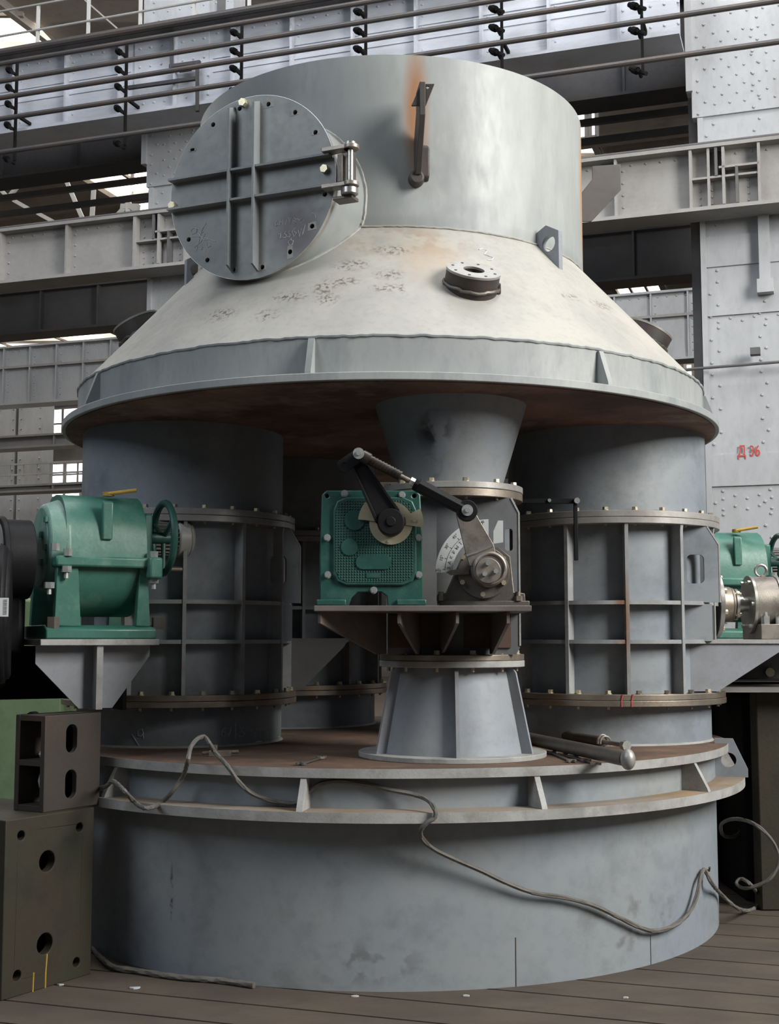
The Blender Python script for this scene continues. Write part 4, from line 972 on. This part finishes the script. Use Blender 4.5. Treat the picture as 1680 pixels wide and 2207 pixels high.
q = MB().prism([bq(u, v, 6.0) for u, v in ((963, 1233), (972, 1228), (1012, 1224), (1012, 1237), (972, 1239))], .008, XF(6.03)); obj('pointer', q, M_['dsteel'], br)

# ================================================================== GEARBOXES
PSI = R_(28)
gx = Vector((math.cos(PSI), math.sin(PSI), 0)); gy = Vector((-math.sin(PSI), math.cos(PSI), 0)); gz = Vector((0, 0, 1))
p = at(216, 1385, 6.45); G0 = Vector((p.x, p.y, 1.592))
GF = frame(G0, gx, gy, gz)                 # local x right, y back, z up from the shelf top
GX = GF @ frame(Vector((0, 0, 0)), Vector((0, 1, 0)), Vector((0, 0, 1)), Vector((1, 0, 0)))   # profile (y,z) extruded along x
br_ = thing('gearbox_bracket', 'grey bracket shelf with a pointed gusset under the left gearbox', 'bracket', (G0.x, G0.y, 1.27))
obj('top_plate', MB().box((-.0, .32, -.0155), (.60, .68, .031), GF), M_['edge'], br_, bevel=.003)
obj('gusset_plate', MB().prism([(-.30, -.031), (.28, -.031), (.28, -.085), (.09, -.345), (-.08, -.345), (-.30, -.12)], .014, GF @ frame(Vector((0, .09, 0)), Vector((1, 0, 0)), Vector((0, 0, 1)), Vector((0, -1, 0)))), M_['gusset'], br_)
obj('centre_rib', MB().box((.0, .04, -.19), (.032, .09, .315), GF), M_['edge'], br_)
q = MB().box((-.28, .45, -.17), (.50, .02, .27), GF); q.box((-.28, .42, -.30), (.50, .07, .014), GF); q.box((.16, .45, -.2), (.02, .7, .32), GF)
ds = obj('side_plate', q, M_['void'], br_)
q = MB(); c0 = GF @ Vector((-.40, .44, -.22)); q.cyl(c0, c0 - gy * .012, .032, None, 28); obj('disc', q, M_['block'], ds)
q = MB(); q.box((-.52, .38, .06), (.04, .05, .15), GF); q.box((-.50, .30, .0), (.08, .2, .07), GF); obj('clamp', q, M_['gird3'], br_, bevel=.006)

def dome(rz_up, ry, rz_dn, n=28, e=.8):
    pts = []
    for i in range(n):
        a = 2 * PI * i / n; c, s_ = math.cos(a), math.sin(a)
        y = math.copysign(abs(c) ** e, c) * ry; z = math.copysign(abs(s_) ** e, s_) * (rz_up if s_ > 0 else rz_dn)
        pts.append((.29 + y, .385 + z))
    return pts
GF = GF @ Matrix.Translation((.035, 0, 0)); GX = GF @ frame(Vector((0, 0, 0)), Vector((0, 1, 0)), Vector((0, 0, 1)), Vector((1, 0, 0)))
gb = thing('gearbox', 'bright green worm gearbox on the left bracket shelf, with a handwheel', 'gearbox', G0, 'green worm gearboxes')
obj('upper_case', MB().prism([p_ for p_ in dome(.36, .27, .02)], .41, GX @ Matrix.Translation((0, 0, -.205))), M_['green'], gb, bevel=.02)
obj('lower_case', MB().prism(dome(.03, .26, .27, e=.9), .37, GX @ Matrix.Translation((0, 0, -.185))), M_['green'], gb, bevel=.02)
obj('split_flange', MB().box((.0, .29, .385), (.54, .62, .055), GF).box((.23, .0, .36), (.07, .12, .11), GF), M_['green'], gb, bevel=.012)
q = MB(); q.prism([(-.02, 0), (.60, 0), (.60, .05), (.54, .07), (.04, .07), (-.02, .05)], .56, GX @ Matrix.Translation((0, 0, -.31))); obj('foot', q, M_['green'], gb, bevel=.008)
for x0, x1, t0, t1 in ((-.265, -.13, -.225, -.15), (.15, .225, .165, .205)):
    for yy in (.01, .52):
        q = MB().prism([(x0, .06), (x1, .06), (t1, .37), (t0 - .03, .37)] if x0 < 0 else [(x0, .06), (x1, .06), (t1, .37), (t0, .37)], .05, GF @ frame(Vector((0, yy + .05, 0)), Vector((1, 0, 0)), Vector((0, 0, 1)), Vector((0, -1, 0)))); obj('leg', q, M_['green'], gb, bevel=.008)
Ml = mat('green_cast_cover', (.12, .25, .20), (.18, .30, .25), 6, .5, 0, .3, dirt=(.25, .33, .27), dirt_amt=.5, dirt_scale=6)
q = MB(); q.cyl(GF @ Vector((-.18, .27, .47)), GF @ Vector((-.285, .27, .47)), .255, .215, 40); cv = obj('end_cover', q, Ml, gb, bevel=.015)
q = MB()
for i in range(4):
    q.box((-.29, .13 + .09 * (i % 2), .60 - .07 * i), (.014, .05, .028), GF)
q.tube([GF @ Vector((-.285, .27 - .19 * math.cos(R_(t)), .47 + .19 * math.sin(R_(t)))) for t in range(-30, 60, 8)], .007, 6)
obj('cast_mark', q, M_['green'], cv)
obj('side_flange', MB().box((.23, .22, .50), (.05, .26, .30), GF), M_['green'], gb, bevel=.012)
q = MB().prism([(-.01, .50), (.03, .50), (.03, .68), (.01, .70), (-.01, .69)], .05, GX @ Matrix.Translation((0, 0, -.03)) @ Matrix.Translation((.02, .0, 0))); obj('lifting_eye', q, M_['green'], gb, bevel=.006)
q = MB(); q.cyl(GF @ Vector((.02, .12, .745)), GF @ Vector((.155, .06, .765)), .010, None, 10); q.cyl(GF @ Vector((.03, .14, .735)), GF @ Vector((.03, .14, .756)), .03, None, 18); obj('breather', q, M_['yellow'], gb, label='yellow breather cap')
for (x, y, z) in ((-.21, -.01, .425), (.23, -.01, .425), (-.27, .0, .45)):
    obj('bolt', MB().cyl(GF @ Vector((x, y, z - .015)), GF @ Vector((x, y, z + .022)), .022, None, 6), M_['zinc'], gb)
for (x, y, z) in ((-.215, -.01, .35), (.235, .0, .305), (-.29, .02, .27)):
    obj('bolt', MB().cyl(GF @ Vector((x, y, z + .01)), GF @ Vector((x, y, z - .02)), .026, None, 6).cyl(GF @ Vector((x, y, z - .05)), GF @ Vector((x, y, z)), .012, None, 10), M_['zinc'], gb)
for x in (-.27, .27):
    obj('foot_bolt', MB().cyl(GF @ Vector((x, .02, .05)), GF @ Vector((x, .02, .11)), .034, None, 6), M_['dsteel'], gb)
# handwheel
wc = GF @ Vector((.335, .16, .53)); wr = .185
gxz = gx
q = MB().tube([wc + gy * (wr * math.cos(2 * PI * i / 48)) + gz * (wr * math.sin(2 * PI * i / 48)) for i in range(48)], .019, 10, closed=True)
hw = obj('handwheel', q, M_['agreen'], gb)
for i in range(3):
    a = 2 * PI * i / 3 + .5
    obj('spoke', MB().cyl(wc, wc + gy * (wr * math.cos(a)) + gz * (wr * math.sin(a)), .014, .010, 10), M_['agreen'], hw)
obj('wheel_hub', MB().cyl(wc - gx * .10, wc + gx * .03, .032, None, 20), M_['agreen'], hw)
pk = wc + gz * -.16 + gy * .05
obj('crank_handle', MB().cyl(pk, pk + gx * .06, .007, None, 10).tube([pk + gx * .05, pk + gx * .08, pk + gx * .12], .014, 12), M_['dsteel'], hw)
# small drive motor
mc = GF @ Vector((.27, .42, .55))
dm = obj('drive_motor', MB().cyl(mc, mc + gx * .21, .085, None, 32).cyl(mc + gx * .0, mc + gx * .03, .10, None, 32), M_['gird3'], gb)
q = MB()
for i in range(26):
    a = 2 * PI * i / 26; r1 = gy * math.cos(a) + gz * math.sin(a); t1 = r1.cross(gx)
    q.box((.0, 0, 0), (.17, .003, .022), frame(mc + gx * .125 + r1 * .09, gx, t1, r1))
obj('cooling_fins', q, M_['gird2'], dm)
q = MB().cyl(mc + gx * .21, mc + gx * .285, .108, .10, 36).cyl(mc + gx * .285, mc + gx * .31, .10, .078, 36); obj('fan_cap', q, M_['cap'], dm, bevel=.01)
# right gearbox, a copy seen from its end
gb2 = copy_tree(gb); gb2['label'] = 'green gearbox partly hidden behind the right-hand damper housing and shaft bearing'
p = at(1602, 1372, 8.6); gb2.location = (p.x, 8.75, 1.592); gb2.rotation_euler = (0, 0, R_(-24))
# black coupling drum and motor on the left
cd = thing('coupling_drum', 'black flanged coupling drum left of the green gearbox', 'coupling', GF @ Vector((-.5, .25, .15)))
c0 = GF @ Vector((-.29, .22, .40))
c0 = c0 - gx * .06
obj('drum', MB().cyl(c0, c0 - gx * .16, .20, None, 48).cyl(c0 - gx * .13, c0 - gx * .16, .215, None, 48), M_['black'], cd, bevel=.006)
q = MB().lathe([(.12, 0), (.185, 0), (.185, .006), (.12, .006)], (0, 0, 0), 48, M=frame(c0 - gx * .16, gy, gz, -gx)); obj('face_ring', q, M_['gird2'], cd)
p = at(-90, 1320, 6.35)
mo = thing('large_motor', 'large black motor cut off by the left edge, with a white barcode label', 'motor', (p.x, 6.35, 1.3))
mz = at(0, 1322, 6.35).z; m0 = at(26, 1322, 6.35); m0.z = mz; gxm = Vector((.97, .24, 0))
obj('body', MB().cyl(m0, m0 - gxm * .9, .325, None, 56).cyl(m0 - gxm * .02, m0 - gxm * .08, .345, None, 56), M_['black'], mo, bevel=.02)
obj('foot', MB().box((0, 0, -.33), (.7, .45, .06), frame(m0 - gxm * .5, gxm, Vector((-.24, .97, 0)), gz)), M_['black'], mo, bevel=.01)
sp = obj('side_box', MB().box((.0, .22, .0), (.10, .3, .4), frame(m0, gxm, Vector((-.24, .97, 0)), gz)), M_['black'], mo, bevel=.02)
Fl = frame(at(8, 1308, 5.98) + Vector((0, .0, 0)), Vector((.97, .24, 0)), Vector((0, 0, 1)), Vector((.24, -.97, 0)))
lb = obj('label', MB().prism([(-.03, -.045), (.022, -.045), (.022, .042), (-.03, .042)], .001, Fl), M_['scale'], mo, label='white barcode label')
q = MB()
for i in range(12): q.prism([(-.004, -.036 + i * .006), (.014, -.036 + i * .006), (.014, -.0335 + i * .006 + (.001 if i % 3 else 0)), (-.004, -.0335 + i * .006)], .0016, Fl)
obj('barcode', q, M_['ink'], lb)

# ---- right shaft line
sb = thing('shaft_shelf', 'grey shelf with a long triangular gusset projecting right from the damper housing', 'bracket', (2.2, 7.8, 1.3))
obj('top_plate', MB().box((2.28, 7.80, 1.577), (.98, .88, .022)), M_['edge'], sb)
gp = [at(u, v, 7.38) for u, v in ((1484, 1386), (1720, 1386), (1700, 1392), (1548, 1490), (1484, 1490))]
obj('gusset', MB().prism([(p.x, p.z) for p in gp][::-1], .014, XF(7.385)), M_['gusset'], sb)
obj('gusset', MB().prism([(p.x, p.z) for p in gp][::-1], .014, XF(8.2)), M_['gusset'], sb)
sl = thing('shaft_assembly', 'bare steel damper shaft with end disc, gland and bearing at the right edge', 'shaft', (2.1, 7.79, 1.59))
zc = at(1545, 1303, 7.79).z; SCN = Vector((0, 7.79, zc)); X = lambda px: at(px, 1303, 7.79).x
V = lambda px, dy=0, dz=0: Vector((X(px), 7.79 + dy, zc + dz))
obj('shaft', MB().cyl(V(1520), V(1700), .045, None, 24), M_['steel'], sl)
obj('end_disc', MB().cyl(V(1537), V(1547), .20, None, 56), M_['steel'], sl, bevel=.003)
obj('gland', MB().cyl(V(1547), V(1574), .115, .105, 32).cyl(V(1574), V(1580), .10, None, 32), M_['flange'], sl, bevel=.004)
obj('collar', MB().cyl(V(1582), V(1588), .095, None, 28).cyl(V(1588), V(1600), .055, None, 24), M_['steel'], sl)
for i in range(8):
    a = 2 * PI * i / 8 + .3; obj('bolt', MB().cyl(V(1547, .165 * math.cos(a), .165 * math.sin(a)), V(1554, .165 * math.cos(a), .165 * math.sin(a)), .016, None, 6), M_['bolt'], sl)
for i in range(4):
    a = 2 * PI * i / 4 + .8; obj('stud', MB().cyl(V(1572, .085 * math.cos(a), .085 * math.sin(a)), V(1593, .085 * math.cos(a), .085 * math.sin(a)), .011, None, 10).cyl(V(1583, .085 * math.cos(a), .085 * math.sin(a)), V(1589, .085 * math.cos(a), .085 * math.sin(a)), .02, None, 6), M_['bolt'], sl)
pb = thing('pedestal_bearing', 'round steel pedestal bearing with an eye bolt, at the right edge', 'bearing', (X(1643), 7.79, 1.588))
obj('housing', MB().cyl(V(1619), V(1667), .168, None, 48), M_['lever'], pb, bevel=.003)
obj('end_ring', MB().cyl(V(1612), V(1619), .175, None, 48), M_['steel'], pb, bevel=.002); obj('end_ring', MB().cyl(V(1667), V(1674), .175, None, 48), M_['steel'], pb, bevel=.002)
obj('foot', MB().box((X(1648), 7.79, 1.634), (.16, .40, .09)), M_['lever'], pb, bevel=.004)
for px in (1634, 1665): 
    obj('bolt', MB().cyl((X(px), 7.64, 1.67), (X(px), 7.64, 1.725), .026, None, 6).cyl((X(px), 7.64, 1.72), (X(px), 7.64, 1.75), .014, None, 10), M_['zinc'], pb)
ec = V(1643, -.0, .205)
obj('eye_bolt', MB().tube([ec + Vector((.034 * math.cos(2 * PI * i / 24), 0, .034 * math.sin(2 * PI * i / 24))) for i in range(24)], .009, 8, closed=True).cyl(ec - Vector((0, 0, .05)), ec - Vector((0, 0, .03)), .012, None, 10), M_['steel'], pb)
for i in range(6):
    a = 2 * PI * i / 6; obj('bolt', MB().cyl(V(1606, .15 * math.cos(a), .15 * math.sin(a)), V(1612, .15 * math.cos(a), .15 * math.sin(a)), .012, None, 6), M_['zinc'], pb)
# black linkage bar in front of the right duct
YL = 6.95
bl = thing('black_linkage', 'black linkage bar and hanging rod in front of the right-hand duct', 'linkage', at(1180, 1082, YL))
A1 = at(1095, 1080, YL); B1 = at(1243, 1080, YL)
obj('bar', MB().box(((A1.x + B1.x) / 2, YL, A1.z), (B1.x - A1.x, .02, .028)), M_['black'], bl, bevel=.003)
obj('pin', MB().cyl(B1 + Vector((0, -.03, 0)), B1 + Vector((0, .03, 0)), .016, None, 14), M_['zinc'], bl)
obj('pin', MB().cyl(at(1184, 1079, YL) + Vector((0, -.02, 0)), at(1184, 1079, YL), .010, None, 8), M_['zinc'], bl)
C1 = at(1240, 1208, YL); obj('hanging_rod', MB().box(((B1.x + C1.x) / 2, YL - .005, (B1.z + C1.z) / 2), (.022, .016, B1.z - C1.z)), M_['black'], bl, bevel=.003)

# ================================================================== BLOCKS AND CASINGS
A0 = onz(2, 2158, 0); D1 = (onz(193, 2100, 0) - A0).normalized(); D2 = Vector((-D1.y, D1.x, 0))
ztop = at(14, 1769, A0.y).z
def holed(p0, ex, w_, h_, t, holes, mb=None):
    ez = ex.cross(Vector((0, 0, 1)))
    return (mb or MB()).prism([(0, 0), (w_, 0), (w_, h_), (0, h_)], t, frame(p0 - ez * t, ex, Vector((0, 0, 1)), ez), holes)
def onplane(u, v, p0, ex):
    n = ex.cross(Vector((0, 0, 1))); r = ray(u, v); t = (p0 - EYEV).dot(n) / r.dot(n); p = EYEV + r * t; return (p - p0).dot(ex), p.z - p0.z
W1 = onplane(203, 1760, A0, D1)[0]
hs = []
for u, v, r in ((46, 1801, .022), (172, 1783, .022), (102, 1856, .048), (97, 2034, .048), (165, 2074, .022), (37, 2103, .024)):
    x, z = onplane(u, v, A0, D1); hs.append(circle(x, z, r, 24))
ab = thing('angle_block', 'tall olive cast-iron angle block with round holes at bottom left', 'block', A0 + (D1 + D2) * .2)
obj('front_plate', holed(A0, D1, W1, ztop, .05, hs), M_['block'], ab, bevel=.004)
q = MB(); M2 = frame(A0, D1, D2, gz)
q.box((W1 / 2, .35, ztop - .025), (W1, .60, .05), M2); q.box((.025, .35, ztop / 2 - .03), (.05, .60, ztop - .06), M2); q.box((W1 - .025, .35, ztop / 2 - .03), (.05, .60, ztop - .06), M2); q.box((W1 / 2, .62, ztop / 2 - .03), (W1 - .1, .04, ztop - .06), M2)
obj('body', q, M_['block'], ab)
q = MB()
for pts in (((101, 2056), (98, 2095), (97, 2130)), ((72, 2096), (70, 2140))):
    vv = []
    for u, v in pts: x, z = onplane(u, v, A0, D1); vv.append(A0 + D1 * x + gz * z + D1.cross(gz) * .001)
    q.tube(vv, .0035, 5)
obj('paint_drip', q, M_['yellow'], ab, label='yellow paint drips')
B0 = onz(93, 1752, ztop)
W2 = onplane(214, 1740, B0, D1)[0]; H2 = onplane(98, 1543, B0, D1)[1]
WL = abs(onplane(29, 1738, B0, D2)[0])
cb = thing('slotted_box', 'rusty brown cast box with slots and two open cells, on top of the olive block', 'block', B0 + (D1 + D2) * .15)
hs = []
for u, v in ((155, 1592), (153, 1690)):
    x, z = onplane(u, v, B0, D1); hs.append(slot(x, z, .072, .135, .035, 8))
obj('slotted_wall', holed(B0, D1, W2, H2, .03, hs), M_['blockb'], cb, bevel=.003)
M3 = frame(B0, D1, D2, gz)
hs2 = [slot(W2 * .6, H2 * .72, .072, .135, .035, 8), slot(W2 * .6, H2 * .27, .072, .135, .035, 8)]
obj('slotted_wall', MB().prism([(0, 0), (W2, 0), (W2, H2), (0, H2)], .03, frame(B0 + D2 * (WL), D1, gz, D1.cross(gz)), hs2), M_['blockb'], cb, bevel=.003)
for z in (.014, H2 * .5, H2 - .014):
    obj('shelf', MB().box((W2 / 2, WL / 2, z), (W2 - .004, WL - .004, .028), M3), M_['blockb'], cb, bevel=.002)
q = MB(); q.box((W2 - .02, WL / 2, H2 / 2), (.03, WL - .06, H2 - .06), M3); obj('end_wall', q, M_['blockb'], cb)
for i, (z, lab) in enumerate(((H2 * .30, 'lower'), (H2 * .62, 'upper'))):
    o = MB().sphere((W2 * .35, .11, z + (-.02 if i else 0)), .055, 12, (1, .6, 1.2 if not i else .5), M3); obj('rag', o, M_['scale'], None, 'crumpled white rag inside the %s cell of the rusty box' % lab, 'rag')
# dark casing and grey block behind on the right
p = at(1642, 1960, 7.75)
q = MB().box((p.x + .30, 7.82, .64), (.60, .14, 1.28)); t = thing('grey_block', 'grey-brown steel block standing on the floor at the right edge', 'block', (p.x + .3, 7.82, 0))
obj('body', q, M_['block'], t, bevel=.01); obj('top_plate', MB().box((p.x + .2, 8.1, 1.295), (.9, 1.0, .03)), M_['gird2'], t)
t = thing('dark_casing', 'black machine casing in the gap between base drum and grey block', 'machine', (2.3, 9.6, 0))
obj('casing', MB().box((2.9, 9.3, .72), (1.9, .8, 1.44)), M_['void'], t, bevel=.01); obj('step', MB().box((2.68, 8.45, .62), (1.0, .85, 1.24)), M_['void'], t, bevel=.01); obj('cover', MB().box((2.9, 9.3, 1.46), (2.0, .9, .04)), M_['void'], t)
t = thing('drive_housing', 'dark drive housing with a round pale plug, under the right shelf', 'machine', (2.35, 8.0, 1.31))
obj('casing', MB().box((2.42, 8.3, 1.44), (.62, .5, .20)), M_['gird3'], t, bevel=.01)
p = at(1659, 1449, 8.04); obj('plug', MB().cyl(p, p + Vector((0, -.02, 0)), .028, None, 24), M_['bolt'], t)

# ================================================================== LOOSE ITEMS
def rods(lab, ua, va, ub, vb, r, z, extra):
    a = onz(ua, va, z); b = onz(ub, vb, z); t = thing('steel_rod', lab, 'rod', (a + b) / 2 - gz * r)
    extra(t, a, b, (b - a).normalized(), r); return t
def ex1(t, a, b, d, r):
    obj('bar', MB().cyl(a, b, r, None, 28), M_['dsteel'], t)
    obj('head', MB().sphere(b + d * .02, .046, 20, (.75, .9, 1.05)), M_['flange_l'], t, label='pale rounded head')
rods('thick dark rod with a pale rounded head resting on the base top plate', 1140, 1592, 1350, 1636, .034, 1.05, ex1)
def ex2(t, a, b, d, r):
    m_ = a + (b - a) * .78
    obj('bar', MB().cyl(a, m_, r, None, 24), M_['dsteel'], t)
    obj('spindle', MB().cyl(m_, b, .012, None, 14), M_['steel'], t)
    s_ = d.cross(gz)
    obj('shackle', MB().tube([m_ + d * .0 + s_ * (.03 * math.cos(a_)) + gz * (.035 * math.sin(a_) - .0) for a_ in [PI * i / 10 - .3 for i in range(14)]], .007, 8).tube([m_ + d * .03 + s_ * (.03 * math.cos(a_)) + gz * (.03 * math.sin(a_) - .0) for a_ in [PI * i / 10 - .3 for i in range(14)]], .006, 8), M_['lever'], t)
    obj('end_nut', MB().cyl(b, b + d * .035, .026, None, 8), M_['zinc'], t)
rods('thin rusty rod with shackles lying behind the thick headed rod', 1160, 1576, 1345, 1606, .028, 1.05, ex2)
def spanner(lab, ua, va, ub, vb, w_=.018, z=1.006, kink=0):
    a = onz(ua, va, z); b = onz(ub, vb, z); d = (b - a).normalized(); n = gz.cross(d); L = (b - a).length
    t = thing('spanner', lab, 'spanner', a, 'spanners on the base top plate')
    F_ = frame(a, d, n, gz)
    obj('handle', MB().prism([(0.02, -w_ / 2), (L - .02, -w_ / 2), (L - .02, w_ / 2), (.02, w_ / 2)], .008, F_), M_['dsteel'], t, bevel=.002)
    jaw = [(.03, -.008), (.03, .008), (.01, .022), (-.03, .020), (-.03, .010), (-.005, .009), (-.005, -.009), (-.03, -.010), (-.03, -.020), (.01, -.022)]
    for fl_ in (0, 1):
        G_ = F_ if not fl_ else F_ @ Matrix.Translation((L, 0, 0)) @ Matrix.Rotation(PI, 4, 'Z')
        obj('jaw', MB().prism(jaw[::-1], .012, G_), M_['lever'] if fl_ else M_['dsteel'], t, bevel=.001)
    return t
spanner('dark spanner nearest the pedestal foot, on the base top plate', 1190, 1624, 1232, 1642)
spanner('spanner in the middle of the three beside the thick rod', 1215, 1629, 1262, 1641)
spanner('spanner overhanging the rim, rightmost beside the thick rod', 1238, 1633, 1284, 1648)
spanner('small spanner alone on the base top plate above the front left gusset', 650, 1648, 692, 1635)
t = thing('steel_clamp', 'small steel clamp lying on the base top plate beside the wire rope peak', 'clamp', onz(475, 1632, 1.003))
a = onz(475, 1630, 1.003); q = MB(); q.box((a.x, a.y, 1.018), (.11, .05, .03)); q.box((a.x - .03, a.y, 1.035), (.03, .045, .05)); q.cyl((a.x - .09, a.y - .01, 1.02), (a.x + .09, a.y + .02, 1.025), .009, None, 10)
obj('jaw', q, M_['lever'], t, bevel=.002)

# wire rope
def S_(R, u, v, off=.016): return oncyl(u, v, AX, AY, R + off)
RB = R0
rp_ = []
zl = .817 + .016
for tup in (('y', 205, 1700, 6.55), ('y', 228, 1695, 6.35), ('y', 244, 1684, 6.25), ('z', 268, 1704, zl + .06), ('z', 290, 1728, zl), ('z', 315, 1742, zl), ('c', 345, 1732, .12), ('c', 372, 1706, .11), ('c', 395, 1672, .10), ('y', 405, 1640, 5.98), ('y', 411, 1612, 6.05), ('y', 424, 1594, 6.10), ('y', 440, 1588, 6.15), ('y', 452, 1602, 6.12), ('z', 464, 1622, 1.06), ('y', 490, 1650, 6.0), ('y', 512, 1682, 6.0), ('c', 540, 1708, .06), ('c', 580, 1724, .03), ('c', 625, 1732, .025), ('c', 645, 1728, .02), ('c', 668, 1705, .018), ('c', 690, 1690, .018), ('c', 730, 1684, .018), ('c', 790, 1690, .018), ('c', 840, 1702, .03), ('c', 890, 1712, .06), ('c', 922, 1724, .11), ('L', 938, 1745, .018), ('L', 938, 1762, .02), ('L', 922, 1772, .02), ('L', 908, 1788, .005), ('c', 910, 1806, .11), ('c', 935, 1830, .08), ('c', 980, 1852, .06), ('c', 1040, 1878, .05), ('c', 1090, 1902, .04), ('c', 1150, 1924, .035), ('c', 1220, 1935, .03), ('c', 1280, 1952, .03), ('c', 1340, 1980, .03), ('c', 1385, 2001, .03), ('c', 1415, 2006, .03), ('c', 1455, 1994, .03), ('c', 1487, 1966, .035), ('c', 1503, 1930, .04), ('c', 1510, 1895, .035), ('c', 1518, 1874, .02), ('c', 1526, 1886, .03), ('c', 1538, 1908, .05), ('y', 1560, 1932, 7.3), ('y', 1588, 1956, 7.35), ('z', 1612, 1963, .012), ('z', 1634, 1952, .014), ('z', 1638, 1935, .02), ('y', 1620, 1908, 7.6), ('y', 1600, 1894, 7.65), ('y', 1588, 1903, 7.65), ('y', 1602, 1914, 7.62), ('y', 1630, 1910, 7.58), ('y', 1660, 1894, 7.55), ('y', 1678, 1865, 7.55), ('y', 1678, 1840, 7.55), ('y', 1660, 1805, 7.55), ('y', 1625, 1775, 7.6), ('y', 1585, 1765, 7.8), ('y', 1556, 1776, 7.9), ('y', 1560, 1800, 8.0), ('y', 1585, 1802, 8.1), ('y', 1602, 1780, 8.2), ('y', 1605, 1740, 8.3)):
    m_, u, v, x = tup
    rp_.append(at(u, v, x) if m_ == 'y' else onz(u, v, x) if m_ == 'z' else S_(RB, u, v, x) if m_ == 'c' else S_(R1, u, v, x))
q = MB().tube(rp_, .0102, 12, smooth=.012, strands=6, pitch=.075)
obj('wire_rope', q, M_['rope'], None, 'long loose wire rope looped over the ledge and across the front of the base drum', 'wire rope')
# short hook on the drum that holds the rope
p = S_(RB, 1518, 1874, 0); q = MB().tube([p, p + Vector((.02, -.035, 0)), p + Vector((.02, -.045, .02))], .006, 8); obj('rope_hook', q, M_['dsteel'], base)
# rope sling and scraps on the floor at the foot of the drum
q = MB().tube([onz(u, v, .014) for u, v in ((195, 2035), (215, 2062), (245, 2085), (290, 2092), (340, 2100), (400, 2108), (460, 2112), (510, 2118), (548, 2124))], .014, 12, smooth=.02, strands=5, pitch=.09)
obj('rope_sling', q, M_['rope'], None, 'dirty rope sling lying on the floor along the foot of the drum at left', 'rope')
for i, (u, v, s_, lab) in enumerate(((292, 2129, .028, 'white paper scrap on the floor in front of the rope sling'), (765, 2147, .016, 'small white debris crumb at the front foot of the drum'), (1005, 2146, .016, 'white crumb on the floor just right of the drum front'), (1350, 2150, .012, 'tiny white flake on the boards at lower right'), (130, 2122, .015, 'white blob beside the foot of the olive block'))):
    a = onz(u, v, .004); q = MB()
    q.prism([(math.cos(t_) * s_ * random.uniform(.5, 1.3), math.sin(t_) * s_ * random.uniform(.25, .6)) for t_ in [2 * PI * k_ / 7 for k_ in range(7)]], .006, Matrix.Translation((a.x, a.y, .001)))
    obj('floor_scrap', q, M_['scale'], None, lab, 'scrap')
